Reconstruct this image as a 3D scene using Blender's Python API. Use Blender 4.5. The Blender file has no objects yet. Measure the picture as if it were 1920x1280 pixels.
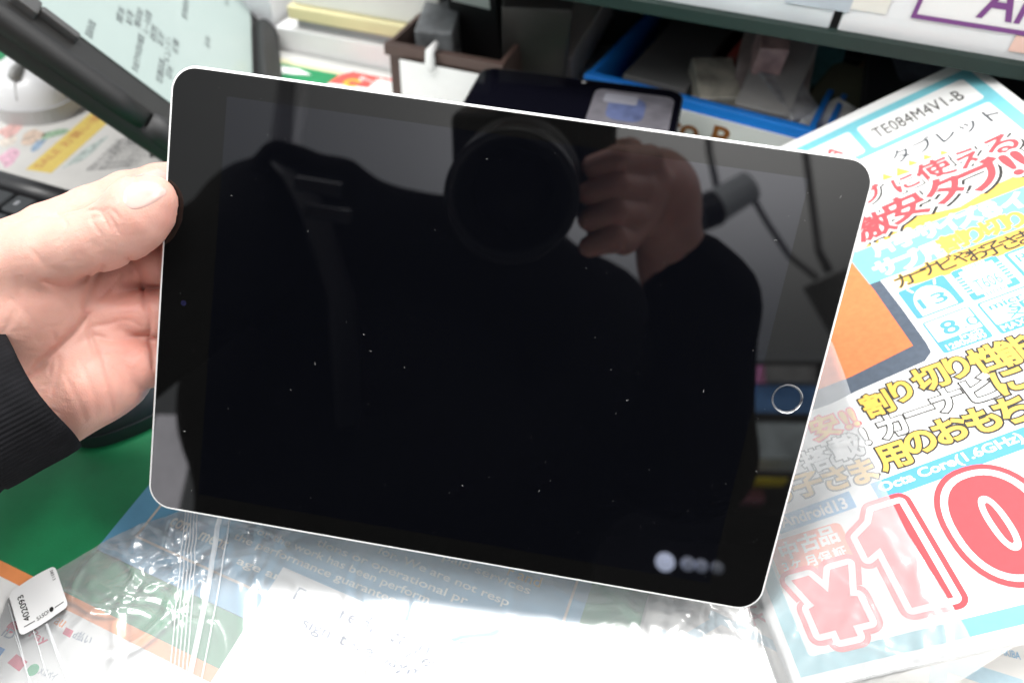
import bpy, math, random
import numpy as np
from mathutils import Matrix, Vector
random.seed(7); rng = np.random.default_rng(7)
scene = bpy.context.scene
col = scene.collection

# ------------------------------------------------------------------ camera
F, CX, CY = 1378.2, 828.0, 673.0          # focal length and optical centre in photo pixels (1920 x 1280)
H = 0.302                                  # lens height above the table top (m)
UP = np.array([-.0226, -.672, -.7405]); UP /= np.linalg.norm(UP)
FW = np.array([0, 0, 1.]) - UP * UP[2]; FW /= np.linalg.norm(FW)
RT = np.cross(FW, UP)
M = np.array([RT, FW, UP])                # camera axes (right, down, forward) -> world
C = np.array([0, 0, H])
cam_data = bpy.data.cameras.new('camera')
cam = bpy.data.objects.new('camera', cam_data); col.objects.link(cam)
cam_data.sensor_width = 36.0
cam_data.lens = F / 1920 * 36
cam_data.shift_x = (960 - CX) / 1920
cam_data.shift_y = (CY - 640) / 1920
cam_data.clip_start = .002; cam_data.clip_end = 50
cam_data.dof.use_dof = True
cam_data.dof.focus_distance = .279
cam_data.dof.aperture_fstop = 7.5
cx_, cy_, cz_ = M @ [1, 0, 0], M @ [0, -1, 0], M @ [0, 0, -1]
cam.matrix_world = Matrix([[cx_[i], cy_[i], cz_[i], C[i]] for i in range(3)] + [[0, 0, 0, 1]])
scene.camera = cam

# ------------------------------------------------------------------ light
world = bpy.data.worlds.new('World'); scene.world = world; world.use_nodes = True
bg = world.node_tree.nodes['Background']
bg.inputs[0].default_value = (.93, .97, 1.0, 1); bg.inputs[1].default_value = .62
def panel(name, loc, size, power, colr=(1, .985, .96), target=None):
    l = bpy.data.lights.new(name, 'AREA'); l.shape = 'RECTANGLE'; l.size, l.size_y = size
    l.energy = power; l.color = colr
    o = bpy.data.objects.new(name, l); col.objects.link(o); o.location = loc
    if target is not None:
        o.rotation_euler = (Vector(target) - Vector(loc)).to_track_quat('-Z', 'Y').to_euler()
    return o
panel('ceiling_and_fill_lamp', (.22, .96, 2.1), (1.25, .40), 46)
panel('ceiling_and_fill_lamp', (-1.2, -.02, 2.1), (.5, 1.0), 20)  # side panel added as fill from the left
panel('ceiling_and_fill_lamp', (1.45, .55, 2.1), (.5, 1.2), 28)  # right side panel, also added for fill
panel('ceiling_and_fill_lamp', (-1.6, -.25, 2.0), (.6, 1.2), 25, target=(-.1, .2, .1))  # unseen fill added to brighten the palm, clear of the tablet's mirror image
panel('ceiling_and_fill_lamp', (1.6, -.35, 2.0), (.6, 1.2), 20, target=(.1, .2, .1))  # matching unseen fill added on the right
panel('ceiling_fill_light', (.7, -2.0, 1.0), (1.6, 1.2), 62, target=(.7, -2.0, 2))  # unseen upward light added to brighten the mirrored ceiling
scene.view_settings.view_transform = 'Standard'; scene.view_settings.look = 'None'
scene.view_settings.exposure = 0.28; scene.view_settings.gamma = 1
scene.cycles.use_denoising = True
scene.cycles.max_bounces = 10; scene.cycles.transparent_max_bounces = 24
scene.cycles.glossy_bounces = 4; scene.cycles.diffuse_bounces = 3
scene.cycles.caustics_reflective = False; scene.cycles.caustics_refractive = False
scene.cycles.sample_clamp_indirect = 6

# ------------------------------------------------------------------ geometry helpers
def ray(u, v): return M @ np.array([(u - CX) / F, (v - CY) / F, 1.])
def T(u, v, z=0.): d = ray(u, v); return C + d * (z - H) / d[2]
def at(u, v, Z): return C + ray(u, v) * Z
TAB_R = M @ np.array([[.98583356, .14077332, -.09118698], [.15738893, -.96432972, .21283074], [-.05797342, -.22416751, -.97282476]])
TAB_T = C + M @ (np.array([13.8, -3.5, 277.5]) / 1000)
TAB_N = TAB_R[:, 2]
def tabdepth(u, v): d = ray(u, v); return ((TAB_T - C) @ TAB_N) / (d @ TAB_N)
def refl(u, v, dist):
    d = ray(u, v); p = C + d * tabdepth(u, v); d = d / np.linalg.norm(d)
    return p + (d - 2 * (d @ TAB_N) * TAB_N) * dist
YAW = math.radians(-25.5)
EX = np.array([math.cos(YAW), math.sin(YAW), 0]); EY = np.array([-math.sin(YAW), math.cos(YAW), 0]); EZ = np.array([0, 0, 1.])

def link(name, verts, faces, m, parent=None, smooth=False, label=None, cat=None, group=None, kind=None):
    me = bpy.data.meshes.new(name); me.from_pydata([tuple(map(float, v)) for v in verts], [], faces); me.update()
    return wrap(name, me, m, parent, smooth, label, cat, group, kind)
def wrap(name, me, m, parent=None, smooth=False, label=None, cat=None, group=None, kind=None):
    o = bpy.data.objects.new(name, me); col.objects.link(o)
    if m is not None:
        me.materials.clear(); me.materials.append(m)
    if smooth: me.polygons.foreach_set('use_smooth', [True] * len(me.polygons))
    if parent is not None: o.parent = parent
    return tag(o, label, cat, group, kind)
def tag(o, label=None, cat=None, group=None, kind=None):
    if label: o['label'] = label
    if cat: o['category'] = cat
    if group: o['group'] = group
    if kind: o['kind'] = kind
    return o
def thing(name, label, cat, group=None):
    o = bpy.data.objects.new(name, None); col.objects.link(o); o.empty_display_size = .01
    return tag(o, label, cat, group)
def setbase(root, loc):
    """put the Empty at the base of its thing without moving the parts"""
    root.location = loc
    for ch in root.children: ch.matrix_parent_inverse = Matrix.Translation(-Vector(loc))

def boxmesh(c, ax, half, bev=0.0):
    """box with chamfered vertical and horizontal edges, verts and faces"""
    import bmesh
    bm = bmesh.new(); bmesh.ops.create_cube(bm, size=2)
    for v in bm.verts: v.co = Vector([v.co[i] * half[i] for i in range(3)])
    if bev > 0: bmesh.ops.bevel(bm, geom=bm.edges[:], offset=bev, segments=3, profile=.6, affect='EDGES')
    A = np.array(ax).T
    vs = [np.array(c) + A @ np.array(v.co) for v in bm.verts]
    fs = [[v.index for v in f.verts] for f in bm.faces]
    bm.free(); return vs, fs
def box(name, c, ax, size, m, parent=None, bev=.001, **k):
    vs, fs = boxmesh(c, ax, [s / 2 for s in size], min(bev, min(size) * .45))
    return link(name, vs, fs, m, parent, **k)
def join(parts):
    V, Fc = [], []
    for vs, fs in parts:
        n = len(V); V += list(vs); Fc += [[i + n for i in f] for f in fs]
    return V, Fc
def prism(pts, n, h):
    """flat polygon (3D pts, counter-clockwise seen from +n) given thickness h along n"""
    k = len(pts); n = np.array(n)
    vs = [np.array(p) for p in pts] + [np.array(p) + n * h for p in pts]
    fs = [list(range(k))[::-1], list(range(k, 2 * k))] + [[i, (i + 1) % k, k + (i + 1) % k, k + i] for i in range(k)]
    return vs, fs
def tsheet(name, px, z0, z1, m, parent=None, **k):
    """sheet of paper lying on the table, outline given by points of the photograph projected on it"""
    pts = [T(u, v, z0) for u, v in px]
    a = sum(pts[i][0] * pts[(i + 1) % len(pts)][1] - pts[(i + 1) % len(pts)][0] * pts[i][1] for i in range(len(pts)))
    if a < 0: pts = pts[::-1]
    vs, fs = prism(pts, EZ, z1 - z0)
    return link(name, vs, fs, m, parent, **k)
def tube(path, radii, seg=16, caps=True, squash=1.0):
    path = [np.array(p, float) for p in path]; V = []; Fc = []
    nrm = None
    for i, p in enumerate(path):
        t = path[min(i + 1, len(path) - 1)] - path[max(i - 1, 0)]; t /= np.linalg.norm(t)
        if nrm is None:
            nrm = np.cross(t, [0.3, .2, 1.]); nrm /= np.linalg.norm(nrm)
        nrm = nrm - t * (nrm @ t); nrm /= np.linalg.norm(nrm); b = np.cross(t, nrm)
        for j in range(seg):
            a = 2 * math.pi * j / seg
            V.append(p + radii[i] * (math.cos(a) * nrm + squash * math.sin(a) * b))
    for i in range(len(path) - 1):
        for j in range(seg):
            Fc.append([i * seg + j, i * seg + (j + 1) % seg, (i + 1) * seg + (j + 1) % seg, (i + 1) * seg + j])
    if caps:
        Fc.append(list(range(seg))[::-1]); Fc.append([(len(path) - 1) * seg + j for j in range(seg)])
    return V, Fc
def lathe(o, axis, right, prof, seg=64):
    """prof: list of (radius, distance along axis)"""
    o, axis, right = map(np.array, (o, axis, right)); up = np.cross(axis, right); V = []; Fc = []
    for r, d in prof:
        for j in range(seg):
            a = 2 * math.pi * j / seg; V.append(o + axis * d + r * (math.cos(a) * right + math.sin(a) * up))
    for i in range(len(prof) - 1):
        for j in range(seg):
            Fc.append([i * seg + j, i * seg + (j + 1) % seg, (i + 1) * seg + (j + 1) % seg, (i + 1) * seg + j])
    return V, Fc
def rrect(w, h, r, inset=0, seg=10):
    w, h, r = w / 2 - inset, h / 2 - inset, max(r - inset, .0002); out = []
    for cxs, cys, a0 in ((1, 1, 0), (-1, 1, 90), (-1, -1, 180), (1, -1, 270)):
        for k in range(seg + 1):
            a = math.radians(a0 + 90 * k / seg)
            out.append((cxs * (w - r) + r * math.cos(a), cys * (h - r) + r * math.sin(a)))
    return out

# ------------------------------------------------------------------ materials
def lin(c): return tuple(((x / 255) / 12.92 if x / 255 <= .04045 else ((x / 255 + .055) / 1.055) ** 2.4) for x in c)
_m = {}
def mat(name, c, rough=.5, metal=0., spec=.5, var=0., vscale=30., bump=0., bscale=400., coat=0., sss=0., ior=1.5, sheen=0.):
    if name in _m: return _m[name]
    m = bpy.data.materials.new(name); m.use_nodes = True; nt = m.node_tree; b = nt.nodes['Principled BSDF']
    b.inputs['Base Color'].default_value = (*c, 1); b.inputs['Roughness'].default_value = rough
    b.inputs['Metallic'].default_value = metal; b.inputs['Specular IOR Level'].default_value = spec; b.inputs['IOR'].default_value = ior
    b.inputs['Coat Weight'].default_value = coat; b.inputs['Coat Roughness'].default_value = .08
    if sheen: b.inputs['Sheen Weight'].default_value = sheen
    if sss:
        b.inputs['Subsurface Weight'].default_value = sss; b.inputs['Subsurface Radius'].default_value = (1, .35, .2); b.inputs['Subsurface Scale'].default_value = .004
    tc = nt.nodes.new('ShaderNodeTexCoord')
    if var:
        n = nt.nodes.new('ShaderNodeTexNoise'); n.inputs['Scale'].default_value = vscale; n.inputs['Detail'].default_value = 6
        nt.links.new(tc.outputs['Object'], n.inputs['Vector'])
        r = nt.nodes.new('ShaderNodeMapRange'); r.inputs[1].default_value = .3; r.inputs[2].default_value = .7
        r.inputs[3].default_value = 1 - var; r.inputs[4].default_value = 1 + var
        nt.links.new(n.outputs['Fac'], r.inputs[0])
        mx = nt.nodes.new('ShaderNodeVectorMath'); mx.operation = 'SCALE'; mx.inputs[0].default_value = c
        nt.links.new(r.outputs[0], mx.inputs['Scale']); nt.links.new(mx.outputs[0], b.inputs['Base Color'])
    if bump:
        n = nt.nodes.new('ShaderNodeTexNoise'); n.inputs['Scale'].default_value = bscale; n.inputs['Detail'].default_value = 4
        nt.links.new(tc.outputs['Object'], n.inputs['Vector'])
        bp = nt.nodes.new('ShaderNodeBump'); bp.inputs['Strength'].default_value = bump; bp.inputs['Distance'].default_value = .0006
        nt.links.new(n.outputs['Fac'], bp.inputs['Height']); nt.links.new(bp.outputs[0], b.inputs['Normal'])
    _m[name] = m; return m
def ink(name, rgb, v=.03): return mat('ink_' + name, lin(rgb), .55, spec=.3, var=v, vscale=350)
WHITE = mat('paper_white', (.82, .82, .81), .5, spec=.35, var=.015, vscale=60)
CARD = mat('card_white', (.78, .78, .77), .55, var=.03, vscale=40)
BLACKPL = mat('black_plastic', (.012, .012, .013), .42, var=.15, vscale=60, bump=.25, bscale=1500)
DARKRUB = mat('dark_rubber', (.012, .012, .013), .5, var=.2, vscale=50, bump=.3, bscale=2500)

# ------------------------------------------------------------------ lettering
_tc = {}
def glyphs(body, offset=0., space=1.0):
    key = (body, offset, space)
    if key in _tc: return _tc[key]
    cu = bpy.data.curves.new('text', 'FONT'); cu.body = body; cu.size = 1; cu.bevel_depth = max(offset, 0.); cu.bevel_resolution = 1; cu.resolution_u = 4; cu.space_character = space
    o = bpy.data.objects.new('text', cu); col.objects.link(o)
    me = bpy.data.meshes.new_from_object(o.evaluated_get(bpy.context.evaluated_depsgraph_get()))
    vs = np.array([v.co[:] for v in me.vertices]); fs = [list(p.vertices) for p in me.polygons if p.center[2] > -1e-6]
    if len(fs) < len(me.polygons):
        used = sorted({i for f in fs for i in f}); rm = {a: b for b, a in enumerate(used)}; vs = vs[used]; fs = [[rm[i] for i in f] for f in fs]
    bpy.data.objects.remove(o); bpy.data.curves.remove(cu); bpy.data.meshes.remove(me)
    _tc[key] = (vs, fs); return _tc[key]
def lettering(name, body, O, X, Y, N, w, h, m, parent, offset=0., lift=0., space=1.0, slant=0., em=None, center=False):
    """text laid in the plane O,X,Y (unit vectors), its box fitted to w x h; or set at size em about the box centre"""
    base = glyphs(body, 0., space)[0]
    lo, hi = base[:, :2].min(0), base[:, :2].max(0)
    vs, fs = glyphs(body, offset, space)
    if em is not None:
        s = np.array([em, em]) if np.isscalar(em) else np.array(em); org = (lo + hi) / 2
    else:
        s = np.array([w, h]) / (hi - lo); org = (lo + hi) / 2 if center else lo
    q = (vs[:, :2] - org) * s
    q[:, 0] += slant * q[:, 1]
    P = np.array(O) + np.outer(q[:, 0], X) + np.outer(q[:, 1], Y) + np.outer(lift + vs[:, 2] * s.mean() * .004, N)
    return link(name, P, fs, m, parent)
# ------------------------------------------------------------------ table top and the sheets under the vinyl
m_top = mat('counter_laminate', (.62, .62, .6), .35, var=.04, vscale=12)
tabletop = box('tabletop', T(900, 560) + EY * .16 - EZ * .02, (EX, EY, EZ), (1.7, 1.35, .04), m_top, bev=.004, kind='structure')
Z1, Z2, Z3, Z4 = .0006, .0012, .0018, .0026
def tpt(s, t): return EX * s + EY * t
def tsp(u, v):
    p = T(u, v); return p @ EX, p @ EY
def trect(name, s0, s1, t0, t1, z0, z1, m, parent=None, **k):
    pts = [tpt(s0, t0), tpt(s1, t0), tpt(s1, t1), tpt(s0, t1)]
    vs, fs = prism([p + EZ * z0 for p in pts], EZ, z1 - z0)
    return link(name, vs, fs, m, parent, **k)
green = mat('green_mat_print', lin((22, 125, 78)), .5, var=.16, vscale=45, bump=.12, bscale=900)
orange = mat('orange_band_print', lin((238, 150, 92)), .45, var=.05, vscale=80)
_, tA = tsp(0, 1049); _, tA2 = tsp(461, 1280); t_or1 = (tA + tA2) / 2
_, tB = tsp(0, 1079); _, tB2 = tsp(305, 1235); t_or0 = (tB + tB2) / 2
_, tF = tsp(515, 112); _, tF2 = tsp(900, 190); t_far = (tF + tF2) / 2
matroot = thing('counter_mat', 'green counter mat with an orange band and payment logos along its white edge', 'mat')
s_r = tsp(1195, 1190)[0]
trect('green_field', -.75, s_r, t_or1, t_far - .004, .0002, Z1, green, matroot)
trect('orange_band', -.75, s_r, t_or0, t_or1, .0002, Z1, orange, matroot)
trect('white_field', -.75, s_r, t_or0 - .12, t_or0, .0002, Z1, WHITE, matroot)
trect('far_border', -.75, s_r, t_far - .004, t_far + .003, .0002, Z1, mat('mat_border', lin((205, 200, 165)), .5), matroot)
# payment logos (crimson, blue and green marks with their lettering)
def tlet(name, body, p0, p1, hpx, m, parent, z, offset=0., flip=1, top=None, **k):
    a, b = T(*p0, z), T(*p1, z); X = (b - a); w = np.linalg.norm(X); X /= w; Y = np.cross(EZ, X)
    h = abs((T(*top, z) - a) @ Y) if top else hpx
    return lettering(name, body, a, X, Y * flip, EZ, w, h, m, parent, offset, .00012, **k)
crim, navy, logog = ink('crimson', (214, 60, 96)), ink('logo_blue', (25, 130, 205)), ink('logo_green', (40, 165, 110))
pale = ink('pale_grey', (150, 160, 175))
def tdisc(name, c, r, m, parent, z, n=20, sq=None):
    p = T(*c, z); q = [p + r * ((math.cos(a) * EX + math.sin(a) * EY)) for a in np.linspace(0, 2 * math.pi, n, endpoint=False)]
    vs, fs = prism(q, EZ, .0001); return link(name, vs, fs, m, parent)
def tquad(name, px, m, parent, z, th=.0001): return tsheet(name, px, z, z + th, m, parent)
tdisc('logo_mark', (24, 1175), .0026, crim, matroot, Z1)
tquad('logo_mark', [(31, 1225), (52, 1240), (36, 1258), (14, 1242)][::-1], crim, matroot, Z1)
tdisc('logo_mark', (62, 1255), .0024, logog, matroot, Z1)
tquad('logo_mark', [(-8, 1208), (10, 1216), (0, 1230), (-14, 1222)], navy, matroot, Z1)
tquad('logo_mark', [(124, 1175), (138, 1182), (131, 1195), (117, 1187)], crim, matroot, Z1)
tlet('logo_lettering', 'Pay', (50, 1196), (80, 1212), .0042, crim, matroot, Z1, .02)
tlet('logo_lettering', 'd払い', (134, 1195), (166, 1208), .0036, pale, matroot, Z1, .02)
tlet('logo_lettering', 'iD', (2, 1190), (20, 1199), .0036, pale, matroot, Z1, .02)
tlet('logo_lettering', 'メルペイ', (70, 1262), (100, 1276), .003, pale, matroot, Z1, .01)
tlet('logo_lettering', 'au', (100, 1168), (116, 1176), .0028, orange, matroot, Z1, .02)

# blue notice sheet with its pale frame and English lettering
blue = mat('blue_notice_print', lin((100, 160, 194)), .45, var=.05, vscale=60)
beige = ink('beige_line', (214, 200, 186)); cream = ink('cream_letters', (236, 236, 226)); gold = ink('gold_letters', (226, 190, 110))
s_b0 = (tsp(199, 1010)[0] + tsp(279, 913)[0]) / 2; t_b0 = (tsp(215, 1050)[1] + tsp(505, 1178)[1]) / 2; s_b1 = tsp(1105, 1110)[0]
poster = thing('notice_sheet', 'blue notice sheet with cream English lettering lying under the plastic bag', 'sheet')
trect('sheet', s_b0, s_b1, t_b0, t_b0 + .21, Z1, Z2, blue, poster)
s_l = (tsp(298, 950)[0] + tsp(263, 1000)[0]) / 2; t_l = (tsp(305, 1030)[1] + tsp(504, 1124)[1]) / 2; s_rr = tsp(1072, 1112)[0]
lw = .0011
trect('frame_line', s_l, s_l + lw, t_l, t_b0 + .2, Z2, Z2 + .0001, beige, poster)
trect('frame_line', s_l + lw, s_rr, t_l, t_l + lw, Z2, Z2 + .0001, beige, poster)
trect('frame_line', s_rr, s_rr + lw, t_l, t_b0 + .2, Z2, Z2 + .0001, beige, poster)
def pl(body, p0, p1, m=cream, h=.0046): tlet('lettering', body, p0, p1, h, m, poster, Z2, .012)
for body, p0, p1, m in (('r and', (950, 1077), (1011, 1101), gold), ('paid services', (828, 1052), (990, 1118), cream),
        ('for. We are not resp', (705, 1040), (950, 1140), cream), ('tions or operational pr', (590, 1025), (872, 1137), cream),
        ('or the work has been perform', (478, 1004), (800, 1135), cream), ('the performance guarantee', (434, 1013), (737, 1136), cream),
        ('con', (316, 985), (347, 997), cream), ('ment', (371, 1010), (420, 1030), cream), ('age and', (440, 1060), (540, 1101), cream)):
    pl(body, p0, p1, m)
# white card about card payments
card = thing('payment_card', 'white card with thin grey words about credit payment under the bag', 'card')
c0, c1 = tsp(531, 1065), tsp(475, 1160)
s_c0 = (c0[0] + c1[0]) / 2
trect('sheet', s_c0, s_c0 + .15, c0[1] - .105, c0[1], Z2, Z3, WHITE, card)
grey = ink('thin_grey', (120, 130, 150))
for body, p0, p1, h in (('For credit card', (548, 1122), (800, 1230), .0058), ('signature payment', (560, 1180), (840, 1304), .0058), ('when paying', (740, 1230), (925, 1312), .0058)):
    tlet('lettering', body, p0, p1, h, grey, card, Z3)
# pale street map
mapm = thing('street_map', 'off white street map print with pale blue roads beneath the price flyer', 'map')
m_map = mat('map_print', lin((238, 236, 232)), .5, var=.03, vscale=50); road = ink('map_road', (196, 222, 234)); redl = ink('map_red', (232, 150, 158))
trect('sheet', s_r + .001, s_r + .34, t_or0 - .12, t_or0 + .2, .0002, Z1, m_map, mapm)
for a, b, w in (((1180, 1262), (1350, 1160), .004), ((1330, 1150), (1560, 1262), .004), ((1560, 1300), (1640, 1240), .005), ((1740, 1232), (1920, 1290), .007), ((1755, 1300), (1765, 1225), .006), ((1810, 1260), (1830, 1210), .007), ((1240, 1180), (1290, 1290), .003)):
    pa, pb = T(*a, Z1), T(*b, Z1); d = pb - pa; d /= np.linalg.norm(d); n = np.cross(EZ, d) * w / 2
    vs, fs = prism([pa - n, pb - n, pb + n, pa + n], EZ, .00008 + .00003 * rng.random()); link('road', vs, fs, road, mapm)
for a, b in (((1396, 1140), (1418, 1136)), ((1404, 1142), (1416, 1172)), ((1408, 1148), (1436, 1164)), ((1410, 1160), (1430, 1150))):
    pa, pb = T(*a, Z1), T(*b, Z1); d = pb - pa; d /= np.linalg.norm(d); n = np.cross(EZ, d) * .0005
    vs, fs = prism([pa - n, pb - n, pb + n, pa + n], EZ, .0002 + .00005 * rng.random()); link('red_stroke', vs, fs, redl, mapm)
tlet('lettering', 'AKIBA', (1876, 1226), (1914, 1236), .003, ink('map_blue', (150, 190, 220)), mapm, Z1, .01)
tlet('lettering', 'TS', (1848, 1212), (1868, 1216), .0026, ink('map_blue', (150, 190, 220)), mapm, Z1)

# far edge of the mat: red and white leaflet
leaf = thing('leaflet', 'red bordered white leaflet with an orange letter lying on the green mat edge', 'leaflet')
tsheet('sheet', [(640, 139), (660, 133), (905, 183), (1010, 300), (1000, 420), (520, 420), (545, 215)], Z1, Z2, WHITE, leaf)  # hidden part behind the tablet enlarged to cut green bounce on the bins
redp = ink('leaflet_red', (226, 84, 78))
tsheet('red_panel', [(640, 139), (662, 134), (716, 145), (690, 165), (615, 156)], Z2, Z2 + .0001, redp, leaf)
tsheet('red_line', [(716, 145), (905, 182.5), (906, 186), (714, 149)], Z2, Z2 + .0001, redp, leaf)
tlet('lettering', 'C', (641, 160), (664, 164), .012, ink('leaflet_orange', (250, 170, 60)), leaf, Z2 + .0001, .05)
tlet('lettering', 'セール', (668, 152), (706, 160), .009, WHITE, leaf, Z2 + .0001, .02)
tlet('lettering', 'ご案内', (725, 160), (775, 172), .008, ink('leaflet_aqua', (170, 220, 225)), leaf, Z2, .02)
tsheet('pale_patch', [(518, 124), (560, 131), (584, 142), (520, 138)], Z1, Z2, WHITE, matroot)

# printed newspaper by the mouse
news = thing('newspaper', 'grey newspaper page with a yellow band under the white mouse', 'newspaper')
m_news = mat('newsprint', lin((214, 212, 208)), .7, var=.06, vscale=40)
tsheet('sheet', [(-120, 120), (235, 105), (420, 400), (-120, 520)], Z1, Z2, m_news, news)
ylw = ink('news_yellow', (226, 200, 110))
tsheet('yellow_band', [(48, 318), (96, 325), (212, 222), (178, 205)], Z2, Z2 + .0001, ylw, news)
tlet('lettering', 'SALE お買い得', (78, 316), (196, 218), .009, ink('news_amber', (208, 150, 96)), news, Z2 + .0001, .01)
for a, b, c_, w in (((0, 250), (40, 240), (226, 150, 140), .02), ((40, 262), (80, 252), (220, 180, 150), .018), ((78, 258), (122, 244), (110, 160, 110), .012), ((60, 282), (82, 262), (110, 150, 190), .008), ((0, 300), (34, 292), (236, 160, 190), .022), ((126, 312), (196, 262), (170, 190, 180), .007), ((0, 270), (30, 262), (240, 220, 200), .016)):
    pa, pb = T(*a, Z2), T(*b, Z2); d = pb - pa; L = np.linalg.norm(d); d /= L; n = np.cross(EZ, d)
    pts = [pa + d * L / 2 + d * math.cos(q) * L * .55 * (1 + .25 * math.sin(3 * q + a[0])) + n * math.sin(q) * w * .55 * (1 + .3 * math.cos(2 * q + a[1])) for q in np.linspace(0, 2 * math.pi, 18, endpoint=False)]
    vs, fs = prism(pts, EZ, .0001); link('picture', vs, fs, ink('news_%d%d' % (a[0], a[1]), tuple(int(.55 * q_ + .45 * 205) for q_ in c_), .35), news)
gtxt = ink('news_text', (120, 120, 122))
for k in range(9):
    a = (170 + k * 11 + rng.random() * 2, 322 - k * 1.0); b = (232 + k * 9, 262 - k * 1.5)
    tlet('lettering', random.choice(['中古スマホ買取', 'パソコン修理受付', '保証付き中古品', '新品未開封入荷']), a, b, .0052, gtxt, news, Z2)
# ------------------------------------------------------------------ tablet
def tabp(x, y, z=0): return TAB_T + TAB_R @ (np.array([x, y, z]) / 1000)
tablet = thing('tablet', 'silver tablet with a switched off black screen and round home button held in a hand', 'tablet')
alu = mat('aluminium', (.90, .90, .90), .42, metal=.55, var=.02, vscale=200, bump=.04, bscale=4000)
def ring_loft(rings, close_last=True):
    V, Fc = [], []; n = len(rings[0])
    for r in rings: V += r
    for i in range(len(rings) - 1):
        for j in range(n):
            Fc.append([i * n + j, i * n + (j + 1) % n, (i + 1) * n + (j + 1) % n, (i + 1) * n + j])
    if close_last: Fc.append([(len(rings) - 1) * n + j for j in range(n)])
    return V, Fc
TW, TH, TRAD = 250.6, 174.1, 9.8
def rr(inset, z): return [tabp(x, y, z) for x, y in rrect(TW, TH, TRAD, inset, 14)]
V, Fc = ring_loft([rr(1.25, -.3), rr(1.1, .02), rr(.9, .03), rr(.5, -.12), rr(.15, -.55), rr(.0, -1.1), rr(0, -2.2), rr(.25, -3.6), rr(1.0, -5.2), rr(2.4, -6.6), rr(4.4, -7.3), rr(7, -7.5)])
body = link('back_shell', V, [f[::-1] for f in Fc], alu, tablet, smooth=True)
# glass: bezel plate with a display window and a home button hole, all level
glass_b = mat('bezel_glass', (.003, .003, .003), .02, spec=.5, ior=1.47)
glass_d = mat('display_glass', (.0016, .0018, .0028), .012, spec=.5, ior=1.60)
glass_d.node_tree.nodes['Principled BSDF'].inputs['Specular Tint'].default_value = (.92, .93, 1, 1)
outer = [tabp(x, y, 0) for x, y in rrect(TW, TH, TRAD, 1.0, 14)]
under = [tabp(x, y, -.4) for x, y in rrect(TW, TH, TRAD, 1.0, 14)]
DX, DY = 103.9, 77.95
HB = np.array([115.2, 0.0]); HR = 5.6
import bmesh
def fill_plate(loops, z=0):
    bm = bmesh.new()
    for lp in loops:
        vs = [bm.verts.new(tuple(tabp(x, y, z))) for x, y in lp]
        for i in range(len(vs)): bm.edges.new((vs[i], vs[(i + 1) % len(vs)]))
    bmesh.ops.triangle_fill(bm, use_beauty=True, use_dissolve=False, edges=bm.edges[:], normal=tuple(TAB_N))
    me = bpy.data.meshes.new('plate'); bm.to_mesh(me); bm.free(); return me
circ = lambda r, n=48: [(HB[0] + r * math.cos(a), HB[1] + r * math.sin(a)) for a in np.linspace(0, 2 * math.pi, n, endpoint=False)]
disp = [(-DX, -DY), (DX, -DY), (DX, DY), (-DX, DY)]
me = fill_plate([rrect(TW, TH, TRAD, 1.06, 14), disp, circ(HR)])
bez = wrap('bezel_glass', me, glass_b, tablet)
V, Fc = prism([tabp(x, y, -.4) for x, y in disp], TAB_N, .0004)
dsp = link('display', V, Fc[1:2], glass_d, tablet)
hx, hy = TAB_R[:, 0], TAB_R[:, 1]
V, Fc = lathe(tabp(*HB, 0), TAB_N, hx, [(HR / 1000, 0), (HR / 1000 - .00022, -.00028), (HR / 1000 - .0005, -.0004), (HR / 1000 - .00075, -.00022), (HR / 1000 - .0008, -.0003)])
ringm = mat('button_ring_metal', (.35, .35, .36), .22, metal=1.0)
hb = link('home_button', *(lambda q: (q, [list(range(48))]))([tabp(*p, -.26) for p in circ(HR - .8)]), glass_b, tablet)
link('ring', V, Fc, ringm, hb, smooth=True)
V, Fc = lathe(tabp(-115.2, 0, .003), TAB_N, hx, [(.0011, 0), (.0001, 0)], 24)
link('front_camera', V, Fc, mat('camera_window', (.01, .01, .03), .05), tablet)
V, Fc = prism([tabp(-125.75 + .0, y, z) for y, z in ((63, -4.4), (63, -2.6), (54, -2.6), (54, -4.4))], TAB_R[:, 0], .0006)
link('power_button', V, Fc, alu, tablet)
# dust and fibres on the glass: too small to pick apart
V, Fc = [], []
for k in range(110):
    x, y = rng.uniform(-118, 118), rng.uniform(-82, 82); n = len(V)
    if rng.random() < .2:
        L, a = rng.uniform(.5, 1.4), rng.uniform(0, 6.28); w = .055; bend = rng.uniform(-1, 1); prev = None
        for i in range(6):
            q = L * i / 5; xx, yy = x + q * math.cos(a + bend * i * .3), y + q * math.sin(a + bend * i * .3)
            V += [tabp(xx - w * math.sin(a), yy + w * math.cos(a), .02), tabp(xx + w * math.sin(a), yy - w * math.cos(a), .05)]
            if i: Fc.append([n + 2 * i - 2, n + 2 * i - 1, n + 2 * i + 1, n + 2 * i])
    else:
        r = rng.uniform(.045, .11)
        for i in range(5): V.append(tabp(x + r * math.cos(i * 1.257) * rng.uniform(.6, 1.3), y + r * math.sin(i * 1.257), .03))
        Fc.append([n, n + 1, n + 2, n + 3, n + 4])
link('dust', V, Fc, mat('dust_fibre', (.42, .42, .41), .8), tablet, kind='stuff')
setbase(tablet, tuple(tabp(0, -87, -3.7)))
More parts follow.
